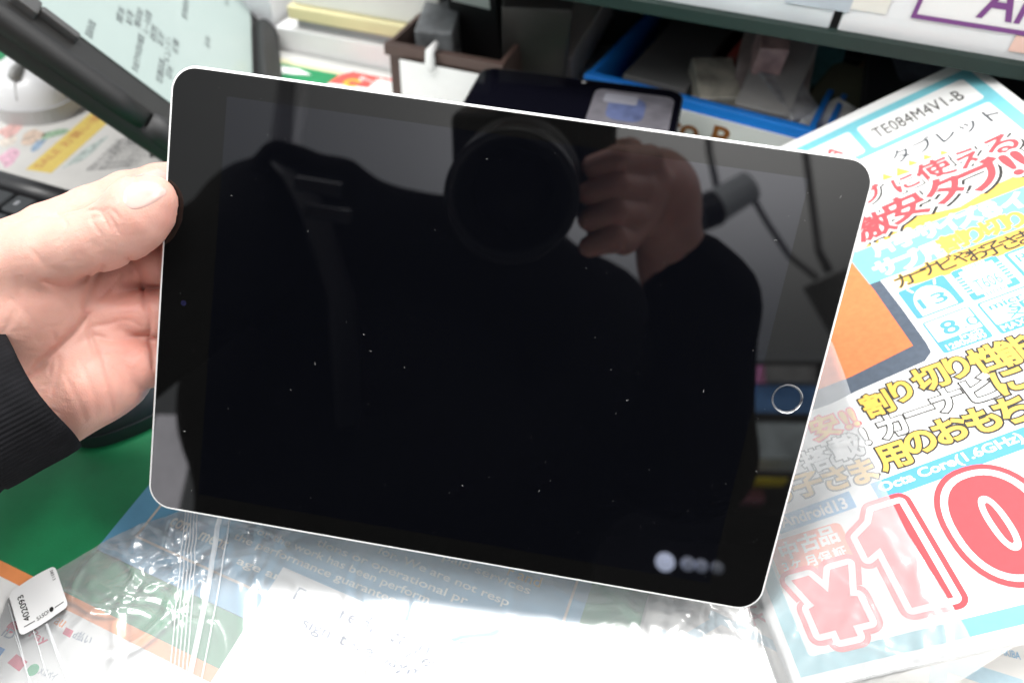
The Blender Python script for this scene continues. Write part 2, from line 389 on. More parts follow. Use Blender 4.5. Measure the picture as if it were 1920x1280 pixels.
# ------------------------------------------------------------------ price flyer (A4, propped up along its right side)
def rodr(r):
    t = np.linalg.norm(r); k = r / t; K = np.array([[0, -k[2], k[1]], [k[2], 0, -k[0]], [-k[1], k[0], 0]])
    return np.eye(3) + math.sin(t) * K + (1 - math.cos(t)) * K @ K
FR = M @ (rodr(np.array([-.736229963, .480552443, -.255603724])) @ np.diag([1, -1, -1.]))
FT = C + M @ (np.array([132.404818, 124.490233, 277.684109]) / 1000)
FX, FY, FN = FR[:, 0], FR[:, 1], FR[:, 2]
def page(u, v):
    d = ray(u, v); s = ((FT - C) @ FN) / (d @ FN); q = FR.T @ (C + d * s - FT); return q[0] * 1000, q[1] * 1000
def fp(x, y, lift=0.): return FT + FR @ (np.array([x, y, lift]) / 1000)
flyer = thing('price_flyer', 'large price flyer with cyan border, Japanese headlines and a big red price', 'flyer')
cyan = ink('flyer_cyan', (120, 192, 204)); pink = ink('flyer_red', (232, 74, 80)); yel = ink('flyer_yellow', (232, 186, 84)); sky = ink('flyer_blue', (84, 156, 206))
blk = ink('flyer_black', (52, 50, 48)); ogr = ink('flyer_orange', (228, 122, 74), .08); salm = ink('flyer_salmon', (246, 134, 100)); slate = ink('flyer_slate', (78, 88, 102), .1)
def fpoly(name, pts, m, lift, parent=None, th=.02):
    a = sum(pts[i][0] * pts[(i + 1) % len(pts)][1] - pts[(i + 1) % len(pts)][0] * pts[i][1] for i in range(len(pts)))
    if a < 0: pts = pts[::-1]
    vs, fs = prism([fp(x, y, lift) for x, y in pts], FN, th / 1000)
    return link(name, vs, fs, m, parent or flyer)
def frect(name, x0, y0, x1, y1, m, lift, r=0, parent=None):
    if r:
        pts = [((x0 + x1) / 2 + x, (y0 + y1) / 2 + y) for x, y in rrect(x1 - x0, y1 - y0, r, 0, 5)]
    else: pts = [(x0, y0), (x1, y0), (x1, y1), (x0, y1)]
    return fpoly(name, pts, m, lift, parent)
def ppoly(name, px, m, lift): return fpoly(name, [page(u, v) for u, v in px], m, lift)
frect('sheet', -.3, -3, 210.5, 297.3, WHITE, -.03)
frect('cyan_frame', 4.5, 3.2, 206, 289.3, cyan, .0)
frect('white_field', 10, 9.5, 200, 256.4, WHITE, .03, 2)
frect('white_box', 144, 260.4, 200.5, 282.8, WHITE, .03, 2)
frect('white_box', 10, 260.4, 140, 282.8, WHITE, .03, 2)
def ft(name, body, x, y, w, h, m, offset=0., lift=.14, **k):
    return lettering(name, body, fp(x, y), FX, FY, FN, w / 1000, h / 1000, m, flyer, offset, lift / 1000, **k)
ft('model_lettering', 'TE084M4V1-B', 149, 266.4, 45, 9.6, ink('flyer_thin', (60, 57, 54)), .006, space=1.06)
ft('brand_lettering', 'MA', 112, 267, 19, 8.5, pink, .01)
ft('lettering', 'タブレット', 147.5, 240.5, 51.5, 11, ink('flyer_grey', (60, 64, 70)), .012)
for u, v, s in ((1662, 331, 4), (1690, 321, 5), (1710, 305, 3.6), (1738, 294, 3.4), (1769, 286, 3)):
    x, y = page(u, v); fpoly('triangle', [(x - s * .7, y - s * .5), (x + s * .7, y - s * .7), (x - s * .1, y + s * .8)], yel, .1)
_cn = [0]
def ch(name, c, u, v, em, layers, sx=1.0, lift0=.1, rot=0):
    """one character drawn as stacked outlines: layers = (ink, boldness, shift_x, shift_y)"""
    x, y = page(u, v); X, Y = FX, FY
    if rot:
        X = FX * math.cos(rot) + FY * math.sin(rot); Y = -FX * math.sin(rot) + FY * math.cos(rot)
    _cn[0] = (_cn[0] + 1) % 9; jz = .0033 * _cn[0]
    for i, (m, off, dx, dy) in enumerate(layers):
        lettering(name, c, fp(x + dx, y + dy), X, Y, FN, 0, 0, m, flyer, off, (lift0 + .035 * i + jz) / 1000, em=(em * sx / 1000, em / 1000))
head = [(blk, .10, .9, -.9), (WHITE, .10, 0, 0), (pink, .032, 0, 0)]
for c, u, v, e in (('ブ', 1634, 364, 13), ('に', 1697, 343, 13.5), ('使', 1751, 319, 16), ('え', 1819, 295, 15.5), ('る', 1876, 272, 16.5)): ch('headline_lettering', c, u, v, e, head, lift0=.14)
head2 = [(blk, .09, 1.1, -1.1), (WHITE, .09, 0, 0), (pink, .036, 0, 0)]
for c, u, v, e in (('激', 1636, 424, 18.5), ('安', 1697, 390, 19.5), ('タ', 1771, 356, 20.5), ('ブ', 1843, 328, 21.5), ('!', 1895, 310, 23), ('!', 1917, 302, 23)): ch('headline_lettering', c, u, v, e, head2, lift0=.26)
ppoly('yellow_swash', [(1600, 478), (1700, 410), (1800, 388), (1870, 345), (1925, 320), (1925, 352), (1607, 472)], yel, .07)
cyb = [(95, 170), (205, 166.3), (205, 190), (95, 193.6)]
fpoly('cyan_band', cyb, cyan, .1)
wl = [(WHITE, .055, 0, 0)]
for c, u, v in (('片', 1655, 462), ('手', 1698, 446), ('サ', 1740, 433), ('イ', 1777, 419), ('ズ', 1815, 407), ('8', 1856, 393), ('イ', 1899, 379)): ch('band_lettering', c, u, v, 11.2 if c != '8' else 14, wl, lift0=.2)
for c, u, v in (('サ', 1662, 501), ('ブ', 1706, 486), ('用', 1750, 470)): ch('band_lettering', c, u, v, 11.5, wl, lift0=.2)
for c, u, v in (('割', 1785, 454), ('り', 1826, 440), ('切', 1863, 425), ('り', 1903, 412)): ch('band_lettering', c, u, v, 11.8, [(yel, .05, 0, 0)], lift0=.2)
ppoly('yellow_band', [(1684, 524), (1770, 478), (1925, 424), (1925, 470), (1880, 478), (1790, 512), (1716, 533)], yel, .08)
bl = [(yel, .05, 0, 0), (blk, .014, 0, 0)]
for c, u, v in (('カ', 1695, 525), ('ー', 1720, 511), ('ナ', 1744, 503), ('ビ', 1775, 493), ('や', 1805, 482), ('お', 1832, 475), ('子', 1862, 466), ('さ', 1893, 455), ('ま', 1921, 444)): ch('band_lettering', c, u, v, 9.6 if c != 'や' else 8.6, bl, lift0=.2)
# specification icons
def icon(px, inset=1.0):
    q = np.array([page(u, v) for u, v in px]); x0, x1 = sorted([(q[0][0] + q[3][0]) / 2, (q[1][0] + q[2][0]) / 2]); y1, y0 = (q[0][1] + q[1][1]) / 2, (q[2][1] + q[3][1]) / 2
    return x0, y0, x1, y1
def ifr(b, m=sky, lift=.1, r=1.2): frect('icon_plate', *b, m, lift, r)
b1 = icon([(1681.6, 548.5), (1767.5, 515), (1811.3, 566.5), (1721, 598.3)]); ifr(b1)
x0, y0, x1, y1 = b1; cxm = (x0 + x1) / 2
fpoly('robot_head', [(x0 + 2.6, y0 + .8), (x1 - 2.6, y0 + .8)] + [(cxm + (x1 - x0 - 5.2) / 2 * math.cos(a), y0 + 6 + (y1 - y0 - 8.6) * math.sin(a)) for a in np.linspace(0, math.pi, 15)], WHITE, .17)
for s in (-1, 1):
    fpoly('antenna', [(cxm + s * 4.2, y1 - 3.6), (cxm + s * 5.1, y1 - 3.9), (cxm + s * 6.4, y1 - .8), (cxm + s * 5.5, y1 - .5)], WHITE, .17)
ft('icon_lettering', '13', cxm - 5.5, y0 + 4.2, 11, 6.4, sky, .015, .24)
b2 = icon([(1780.4, 509.8), (1868, 478.9), (1916.2, 533.9), (1823.4, 563.1)]); ifr(b2)
x0, y0, x1, y1 = b2; frect('chip_face', x0 + 2.6, y0 + 2.2, x1 - 2.6, y1 - 2.2, WHITE, .17)
for k in range(7):
    xx = x0 + 5.4 + k * (x1 - x0 - 11) / 6.
    frect('chip_pin', xx - .35, y0 - .1, xx + .5, y0 + 2.0, WHITE, .17); frect('chip_pin', xx - .35, y1 - 2.0, xx + .5, y1 + .1, WHITE, .17)
for k in range(6):
    yy = y0 + 5 + k * (y1 - y0 - 10) / 5.
    frect('chip_pin', x0 - .1, yy - .4, x0 + 2.3, yy + .4, WHITE, .17); frect('chip_pin', x1 - 2.3, yy - .4, x1 + .1, yy + .4, WHITE, .17)
ft('icon_lettering', 'UNISOC', x0 + 4.5, y1 - 8.6, x1 - x0 - 9.5, 3.9, sky, -.004, .24, space=1.1)
ft('icon_lettering', 'T606', x0 + 4.5, y0 + 4.2, x1 - x0 - 9, 6.6, sky, .004, .24)
ppx, ppy = page(1880, 477); ifr((ppx, ppy - 21, ppx + 24, ppy)); frect('icon_face', ppx + 1.4, ppy - 14, ppx + 22.5, ppy - 1.4, WHITE, .17)
ft('icon_lettering', 'RAM', ppx + 3, ppy - 8, 17, 5, sky, 0, .24)
b4 = icon([(1727.2, 606), (1815.6, 574.3), (1865.5, 631.8), (1770.1, 661.9)]); ifr(b4)
x0, y0, x1, y1 = b4; frect('icon_face', x0 + .8, y0 + 6.8, x1 - .8, y1 - .8, WHITE, .17)
ft('icon_lettering', '8', x0 + 5.2, y0 + 8.6, 6, 7.6, sky, .02, .24); ft('icon_lettering', '.0', x0 + 12.5, y0 + 8.8, 7, 5.2, sky, 0, .24)
ft('icon_lettering', 'inch', x1 - 10.5, y0 + 4.2, 8.5, 2.5, WHITE, .02, .24); ft('icon_lettering', '1280x800', x0 + 2.2, y0 + .9, x1 - x0 - 4.2, 3.1, WHITE, .025, .24)
q5 = page(1830.2, 570); b5 = (q5[0], page(1876, 628)[1], q5[0] + 25, q5[1]); ifr(b5)
x0, y0, x1, y1 = b5; frect('icon_face', x0 + .9, y0 + 5.2, x1 - .9, y1 - .9, WHITE, .17, .8)
ft('icon_lettering', 'micro', x0 + 3, y1 - 6.2, 17, 3.6, sky, .02, .24); ft('icon_lettering', 'SD', x0 + 9, y1 - 10.4, 10, 3.6, sky, .03, .24); ft('icon_lettering', 'XC', x0 + 6, y0 + 5.9, 14, 3.6, sky, .01, .24)
ft('icon_lettering', 'MAX 512GB', x0 + 1.5, y0 + 1, 22, 3.3, WHITE, .02, .24)
# picture of a slate grey tablet with an orange screen
ppoly('pictured_tablet', [(1520, 400), (1603, 471), (1640, 512), (1690, 577), (1737, 643), (1746, 660), (1734, 677), (1606, 733), (1558, 757), (1460, 790), (1420, 600)], slate, .07)
ppoly('pictured_screen', [(1520, 425), (1596, 490), (1640, 545), (1712, 648), (1596, 706), (1540, 728), (1460, 755), (1430, 600)], ogr, .12)
# bold three line headline
def yl(c, u, v, e, sx=1.): ch('bold_lettering', c, u, v, e, [(blk, .085, 0, 0), (yel, .034, 0, 0)], sx, lift0=.26)
def wlt(c, u, v, e, sx=1.): ch('bold_lettering', c, u, v, e, [(blk, .075, 0, 0), (WHITE, .032, 0, 0)], sx, lift0=.26)
for c, u, v, e in (('割', 1644, 757, 12.6), ('り', 1690, 733, 12.6), ('切', 1744, 708, 13.6), ('り', 1795, 688, 13), ('性', 1852, 672, 13.6), ('能', 1904, 656, 14)): yl(c, u, v, e)
for c, u, v, e in (('搭', 1530, 862, 12), ('載', 1586, 838, 12.6), ('!', 1622, 818, 12), ('カ', 1673, 798, 13), ('ー', 1723, 771, 13), ('ナ', 1777, 749, 13.4), ('ビ', 1839, 727, 14)): wlt(c, u, v, e)
yl('に', 1895, 713, 14)
for c, u, v, e in (('お', 1462, 925, 12), ('子', 1514, 908, 12.4), ('さ', 1567, 896, 12.4), ('ま', 1618, 883, 12.6), ('用', 1674, 855, 13), ('の', 1725, 829, 13.2), ('お', 1782, 805, 13.4), ('も', 1841, 787, 13.8), ('ち', 1899, 768, 14)): yl(c, u, v, e)
for c, u, v, e in (('安', 1546, 800, 12.5), ('!', 1585, 788, 13), ('!', 1600, 782, 13)): ch('burst_lettering', c, u, v, e, [(pink, .085, 0, 0), (yel, .03, 0, 0)], lift0=.26)
# blue bands
xb, yb = page(1655, 903)
fpoly('blue_band', [(58.5, 61), (150, 66.5), (150, 75), (58.5, 69.6)], sky, .1)
lettering('band_lettering', 'Octa Core(1.6GHz)', fp(61, 63.2), FX * .998 + FY * .06, FY * .998 - FX * .06, FN, .054, .0052, WHITE, flyer, .03, .0002)
a0, a1 = page(1466, 995), page(1603, 953)
fpoly('blue_band', [(18, a1[1] - 1.2), (a1[0] + 1, a1[1] + .3), (a1[0] + 1, a1[1] + 8.2), (18, a1[1] + 6.6)], sky, .1)
ft('band_lettering', 'Android13', 20, a1[1] + 1.2, a1[0] - 22, 5.0, WHITE, .03, .2)
# orange stamp
s0, s1 = page(1451, 1030), page(1590, 1020)
stx0, stx1 = s0[0], page(1585, 1015)[0]; sty1 = page(1572, 978)[1]; sty0 = page(1597, 1052)[1]
frect('orange_stamp', 11.4, 41.2, 41.2, 57.8, salm, .07, 2.4)
for c, u, v in (('中', 1479, 1031), ('古', 1516, 1016), ('品', 1552, 1004)): ch('stamp_lettering', c, u, v, 8.2, [(WHITE, .035, 0, 0)], lift0=.18)
for c, u, v in (('3', 1473, 1062), ('ヶ', 1493, 1057), ('月', 1520, 1051), ('保', 1547, 1044), ('証', 1575, 1035)): ch('stamp_lettering', c, u, v, 5.2, [(WHITE, .03, 0, 0)], lift0=.18)
# price: red figures with a white line inside and a red rim
def ell(cx, cy, a, b, n=40, p=2.3): return [(cx + a * math.copysign(abs(math.cos(q)) ** (2 / p), math.cos(q)), cy + b * math.copysign(abs(math.sin(q)) ** (2 / p), math.sin(q))) for q in np.linspace(0, 2 * math.pi, n, endpoint=False)]
def grow(pts, d):
    n = len(pts); P = np.array(pts, float); out = []
    a = sum(P[i][0] * P[(i + 1) % n][1] - P[(i + 1) % n][0] * P[i][1] for i in range(n)); sgn = 1 if a > 0 else -1
    for i in range(n):
        e0 = P[i] - P[i - 1]; e1 = P[(i + 1) % n] - P[i]
        n0 = sgn * np.array([e0[1], -e0[0]]) / np.linalg.norm(e0); n1 = sgn * np.array([e1[1], -e1[0]]) / np.linalg.norm(e1)
        conv = (e0[0] * e1[1] - e0[1] * e1[0]) * sgn > 0
        if conv and n0 @ n1 < .9 and d > 0:
            a0 = math.atan2(n0[1], n0[0]); a1 = math.atan2(n1[1], n1[0]); da = (a1 - a0 + math.pi) % (2 * math.pi) - math.pi
            for k in range(6): out.append(tuple(P[i] + d * np.array([math.cos(a0 + da * k / 5), math.sin(a0 + da * k / 5)])))
        else:
            m_ = n0 + n1; m_ /= np.linalg.norm(m_); out.append(tuple(P[i] + m_ * d / max(.35, m_ @ n0)))
    return out
one = [(50.4, 17.4), (64.6, 17.4), (64.6, 57.8), (54.5, 57.8), (51.5, 53.0), (44.6, 49.0), (44.6, 39.8), (50.4, 42.4)]
def price(pts, z): 
    fpoly('price_rim', grow(pts, 4.4), pink, z); fpoly('price_gap', grow(pts, 2.4), WHITE, z + .06); fpoly('price_figure', pts, pink, z + .12)
for k, (zc, w) in enumerate(((91.0, 13.6), (127., 13.6))):
    fpoly('price_rim', ell(zc, 39.2, w + 4.4, 25.2), pink, .26 + .01 * k); fpoly('price_gap', ell(zc, 39.2, w + 2.4, 23), WHITE, .32); fpoly('price_figure', ell(zc, 39.2, w, 20.4), pink, .38)
    fpoly('price_gap', ell(zc, 39.2, 3.6, 11.6), WHITE, .44); fpoly('price_figure', ell(zc, 39.2, 1.5, 8.6), pink, .5)
price(one, .30)
yen = [(26.2, 14.4), (32.6, 14.4), (32.6, 18.6), (38.6, 18.6), (38.6, 29.6), (36.2, 30.4), (40.6, 43.4), (33.6, 43.4), (29.4, 34.4), (25.2, 43.4), (18.2, 43.4), (22.6, 30.4), (20.2, 29.6), (20.2, 18.6), (26.2, 18.6)]
yen = [(x - 3.5, 12.6 + (y - 14.4) * .93) for x, y in yen]
price(yen, .2)
setbase(flyer, tuple(fp(0, 0)))
# leaflet box that props the flyer up
hp_ = min(fp(168 + a, 150 + b)[2] for a in (-32, 32) for b in (-90, 90)) - .004
prop = box('prop_box', fp(168, 150) * [1, 1, 0] + EZ * (hp_ / 2 + Z1 / 2), (np.array([0, 1., 0]), np.array([-1., 0, 0]), EZ), (.16, .05, hp_ - Z1), mat('grey_board', (.3, .3, .3), .7, var=.1), bev=.002, label='grey cardboard box propping up the right side of the price flyer', cat='box')
# ------------------------------------------------------------------ clear zip bag lying over the table and the flyer corner
def flyer_h(P):
    """height of the flyer sheet under points (n,2); -1 where there is none"""
    zz = FT[2] - ((P[:, 0] - FT[0]) * FN[0] + (P[:, 1] - FT[1]) * FN[1]) / FN[2]
    q = (np.c_[P, zz] - FT) @ FR * 1000
    d = np.minimum.reduce([q[:, 0] + 3, 215 - q[:, 0], q[:, 1] + 6, 305 - q[:, 1]])
    return zz, np.clip(d / 3.5, 0, 1)
def base_h(P):
    zz, w = flyer_h(P); return Z3 + .0004 + (zz + .0006 - Z3) * w * w * (3 - 2 * w) * (zz > 0)
def drop(u, v):
    p = T(u, v, .004)
    for _ in range(30): p = T(u, v, float(base_h(p[None, :2])[0]) + .0015)
    return p[:2]
def poly_at(pts, t):
    pts = np.array(pts); L = np.r_[0, np.cumsum(np.linalg.norm(np.diff(pts, axis=0), axis=1))]; L /= L[-1]
    return np.c_[np.interp(t, L, pts[:, 0]), np.interp(t, L, pts[:, 1])]
left = [drop(*q) for q in ((-60, 1330), (-14, 1190), (14, 1118), (60, 1090), (108, 1064), (150, 1040), (205, 1007), (262, 980), (322, 962), (400, 925))]
right = [drop(*q) for q in ((1850, 1262), (1828, 1205), (1812, 1172), (1762, 1092), (1700, 992), (1655, 900), (1622, 812), (1585, 700), (1562, 640), (1520, 600))]
bottom = [left[0], drop(300, 1420), drop(900, 1440), drop(1500, 1420), right[0]]
top = [left[-1], drop(700, 800), drop(1100, 700), right[-1]]
NU, NV = 420, 230
U, Vv = np.linspace(0, 1, NU), np.linspace(0, 1, NV)
Lc, Rc, Bc, Tc = poly_at(left, Vv), poly_at(right, Vv), poly_at(bottom, U), poly_at(top, U)
uu, vv = np.meshgrid(U, Vv)
G = (1 - uu)[..., None] * Lc[:, None] + uu[..., None] * Rc[:, None] + (1 - vv)[..., None] * Bc[None] + vv[..., None] * Tc[None] - (
    ((1 - uu) * (1 - vv))[..., None] * Bc[0] + (uu * (1 - vv))[..., None] * Bc[-1] + ((1 - uu) * vv)[..., None] * Tc[0] + (uu * vv)[..., None] * Tc[-1])
P2 = G.reshape(-1, 2)
def vnoise(P, s, seed):
    r = np.random.default_rng(seed); g = r.random((256, 256)); q = P / s; i = np.floor(q).astype(int); f = q - i; f = f * f * (3 - 2 * f)
    a = g[i[:, 0] % 256, i[:, 1] % 256]; b = g[(i[:, 0] + 1) % 256, i[:, 1] % 256]; c = g[i[:, 0] % 256, (i[:, 1] + 1) % 256]; d = g[(i[:, 0] + 1) % 256, (i[:, 1] + 1) % 256]
    return (a * (1 - f[:, 0]) + b * f[:, 0]) * (1 - f[:, 1]) + (c * (1 - f[:, 0]) + d * f[:, 0]) * f[:, 1]
def ridged(P, s, seed): return 1 - np.abs(vnoise(P, s, seed) * 2 - 1)
warp = np.c_[vnoise(P2, .03, 1), vnoise(P2, .03, 2)] * .02
def rotp(P, a): return P @ np.array([[math.cos(a), -math.sin(a)], [math.sin(a), math.cos(a)]])
st = lambda a, k: rotp(P2 + warp, a) * [1, k]
w = .0016 * ridged(st(.4, .25), .040, 3) ** 3 + .0010 * ridged(st(-.6, .25), .030, 4) ** 4 + .0004 * ridged(st(1.3, .3), .014, 5) ** 4
amp = .35 + .9 * vnoise(P2, .05, 6) ** 2
w = w * amp * .8 + .0014 * vnoise(P2, .08, 8)
# creases: sharp folds radiating from a few gathered places
for u0, v0, n_, L_, a_ in ((215, 1015, 16, .075, .0030), (330, 1075, 18, .05, .0032), (470, 1010, 12, .05, .0028), (90, 1110, 10, .05, .002), (700, 1230, 10, .06, .0016), (1230, 1110, 12, .07, .0022), (1320, 1150, 10, .06, .002), (1600, 780, 10, .05, .0018), (1690, 1010, 12, .04, .002), (1790, 1180, 14, .06, .0022), (1560, 1180, 12, .06, .0016), (1480, 1100, 10, .05, .0016)):
    c0 = drop(u0, v0)
    for k in range(n_):
        a = rng.uniform(0, math.pi * 2); d = np.array([math.cos(a), math.sin(a)]); c1 = c0 + rng.normal(0, .012, 2)
        q = P2 - c1; s = q @ d; t = np.abs(q @ np.array([-d[1], d[0]]) + .0018 * np.sin(s * 180 + k)); L1 = L_ * rng.uniform(.3, 1); wd = rng.uniform(.0014, .0036)
        w += .42 * a_ * rng.uniform(.2, 1) * np.clip(1 - t / wd, 0, 1) * np.clip(1 - np.abs(s) / L1, 0, 1)
edge = np.minimum.reduce([uu.ravel() * 26, (1 - uu.ravel()) * 34, vv.ravel() * 40 + 1, (1 - vv.ravel()) * 40 + 1])
fz, fw_ = flyer_h(P2); w *= 1 - .62 * fw_ * (fz > 0)
w *= .15 + .85 * np.clip(edge, 0, 1)
# the bag never reaches up into the tablet
zt = base_h(P2) + .0006 + w
V = np.c_[P2, zt]
idx = np.arange(NU * NV).reshape(NV, NU)
quads = np.stack([idx[:-1, :-1], idx[:-1, 1:], idx[1:, 1:], idx[1:, :-1]], -1).reshape(-1, 4).tolist()
film = bpy.data.materials.new('clear_film'); film.use_nodes = True; nt = film.node_tree; nt.nodes.remove(nt.nodes['Principled BSDF'])
out = nt.nodes['Material Output']
tr = nt.nodes.new('ShaderNodeBsdfTransparent'); tr.inputs[0].default_value = (.97, .975, .98, 1)
gl = nt.nodes.new('ShaderNodeBsdfGlossy'); gl.inputs['Roughness'].default_value = .2; gl.inputs[0].default_value = (1, 1, 1, 1)
df = nt.nodes.new('ShaderNodeBsdfDiffuse'); df.inputs[0].default_value = (.9, .92, .94, 1)
fr = nt.nodes.new('ShaderNodeFresnel'); fr.inputs[0].default_value = 1.62
ml = nt.nodes.new('ShaderNodeMath'); ml.operation = 'MULTIPLY_ADD'; ml.inputs[1].default_value = 1.7; ml.inputs[2].default_value = .012; ml.use_clamp = True
mx1 = nt.nodes.new('ShaderNodeMixShader'); mx2 = nt.nodes.new('ShaderNodeMixShader'); mx1.inputs[0].default_value = .23
nt.links.new(tr.outputs[0], mx1.inputs[1]); nt.links.new(df.outputs[0], mx1.inputs[2])
nt.links.new(fr.outputs[0], ml.inputs[0]); nt.links.new(ml.outputs[0], mx2.inputs[0])
nt.links.new(mx1.outputs[0], mx2.inputs[1]); nt.links.new(gl.outputs[0], mx2.inputs[2]); nt.links.new(mx2.outputs[0], out.inputs[0])
bag = thing('zip_bag', 'clear crinkled plastic zip bag spread on the table in front of the tablet', 'bag')
link('film', V, quads, film, bag, smooth=True)
# zip strip: fine ribs of clear plastic
zipm = film.copy(); zipm.name = 'zip_strip_film'
for n_ in zipm.node_tree.nodes:
    if n_.type == 'MIX_SHADER' and not n_.inputs[0].is_linked: n_.inputs[0].default_value = .45
for lk in list(zipm.node_tree.links):
    if lk.to_node.type == 'OUTPUT_MATERIAL': zipm.node_tree.links.remove(lk)
for n_ in zipm.node_tree.nodes:
    if n_.type == 'MIX_SHADER' and not n_.inputs[0].is_linked: zipm.node_tree.links.new(n_.outputs[0], zipm.node_tree.nodes['Material Output'].inputs[0])
from mathutils.bvhtree import BVHTree
bvh = BVHTree.FromPolygons([Vector(v) for v in V], quads)
def film_z(p):
    h = bvh.ray_cast(Vector((p[0], p[1], .3)), Vector((0, 0, -1))); return h[0].z if h[0] is not None else float(base_h(np.array(p)[None])[0]) + .001
def rib(name, pxs, wd, hgt, m, lift=.0006):
    pts = []
    P = poly_at([drop(*q) for q in pxs], np.linspace(0, 1, 90))
    z = np.array([film_z(p) for p in P]); z = np.convolve(np.r_[[z[0]] * 4, z, [z[-1]] * 4], np.ones(9) / 9, 'valid')
    z = np.maximum(z, [film_z(p) for p in P])
    V_, F_ = [], []
    for i, p in enumerate(P):
        d = P[min(i + 1, 89)] - P[max(i - 1, 0)]; d /= np.linalg.norm(d); n = np.array([-d[1], d[0]]) * wd / 2
        zz = z[i] + lift
        V_ += [(p[0] - n[0], p[1] - n[1], zz), (p[0] - n[0] * .5, p[1] - n[1] * .5, zz + hgt), (p[0] + n[0] * .5, p[1] + n[1] * .5, zz + hgt), (p[0] + n[0], p[1] + n[1], zz)]
        if i:
            b = 4 * i
            F_ += [[b - 4 + k, b - 3 + k, b + 1 + k, b + k] for k in range(3)]
    return link(name, V_, F_, m, bag, smooth=True)
for k in range(5): rib('zip_rib', [(350 + k * 5.5, 962 + k), (338 + k * 7, 1080), (316 + k * 8, 1290)], .0006, .0003, zipm)
rib('zip_track', [(414, 975), (392, 1100), (352, 1290)], .0024, .0006, zipm); rib('zip_rib', [(433, 980), (412, 1100), (376, 1290)], .0008, .0004, zipm)
rib('zip_track', [(88, 1170), (108, 1225), (140, 1300)], .0012, .0003, zipm); rib('zip_rib', [(62, 1178), (78, 1230), (100, 1300)], .0005, .0002, zipm); rib('zip_rib', [(15, 1130), (40, 1215), (62, 1300)], .0005, .0002, zipm); rib('zip_rib', [(28, 1190), (45, 1240), (66, 1300)], .0004, .0002, zipm)
# stock sticker on the bag (its square code is left blank)
corn = [(19, 1114), (104, 1062), (134, 1140), (41, 1196)]
cz = []
for q in corn:
    p = T(*q, .004); cz.append(p)
SO = sum(cz) / 4; SX = (cz[1] + cz[2] - cz[0] - cz[3]) / 2; SY = (cz[0] + cz[1] - cz[2] - cz[3]) / 2
sw, sh = np.linalg.norm(SX), np.linalg.norm(SY); SX, SY = SX / sw, SY / sh
def spt(x, y, l=0): 
    return SO + SX * x * sw / 2 + SY * y * sh / 2 + EZ * (.0018 + .00045 * math.sin(x * 2.6 + y * 1.2) + l)
me_pts = []
stick = bmesh.new()
n_ = 17; grid = {}
for i in range(n_):
    for j in range(n_):
        x, y = -1 + 2 * i / (n_ - 1), -1 + 2 * j / (n_ - 1)
        r = .20; qx, qy = abs(x) - (1 - r), abs(y) - (1 - r)
        if qx > 0 and qy > 0:
            L = math.hypot(qx, qy); f_ = max(qx, qy) / L if L else 1
            x = math.copysign(1 - r + qx * f_, x); y = math.copysign(1 - r + qy * f_, y)
        grid[i, j] = stick.verts.new(tuple(spt(x, y)))
for i in range(n_ - 1):
    for j in range(n_ - 1): stick.faces.new((grid[i, j], grid[i + 1, j], grid[i + 1, j + 1], grid[i, j + 1]))
me = bpy.data.meshes.new('sticker'); stick.to_mesh(me); stick.free()
sticker = wrap('sticker', me, mat('sticker_paper', (.8, .8, .8), .35, var=.01), bag, True)
def stext(name, body, x, y, ang, w, h, off=0.):
    vs, fs = glyphs(body, off); lo, hi = vs[:, :2].min(0), vs[:, :2].max(0); q = (vs[:, :2] - (lo + hi) / 2) / (hi - lo) * [w, h]
    a = math.radians(ang); X = q[:, 0] * math.cos(a) - q[:, 1] * math.sin(a); Y = q[:, 0] * math.sin(a) + q[:, 1] * math.cos(a)
    return link(name, [spt(x + p, y + r_, .00015) for p, r_ in zip(X, Y)], fs, ink('sticker_black', (30, 30, 28)), sticker)
stext('number', '402093', -.60, .02, 90, 1.15, .25, .012)
stext('number', '38513', .82, .62, -90, .5, .12)
stext('maker_name', 'iOSYS', -.02, -.70, 180, .5, .16, .01)
def sbar(x0, x1, y): link('rule', [spt(x0, y - .018, .00015), spt(x1, y - .018, .00015), spt(x1, y + .018, .00015), spt(x0, y + .018, .00015)], [[0, 1, 2, 3]], ink('sticker_black', (30, 30, 28)), sticker)
sbar(-.78, -.36, -.72); sbar(.5, .88, -.72)
V_, F_ = [], [list(range(14))]
for k in range(14): V_.append(spt(.36 + .09 * math.cos(k * .449), -.70 + .10 * math.sin(k * .449), .00015))
link('maker_mark', V_, F_, ink('sticker_black', (30, 30, 28)), sticker)
setbase(bag, tuple(T(900, 1200)))
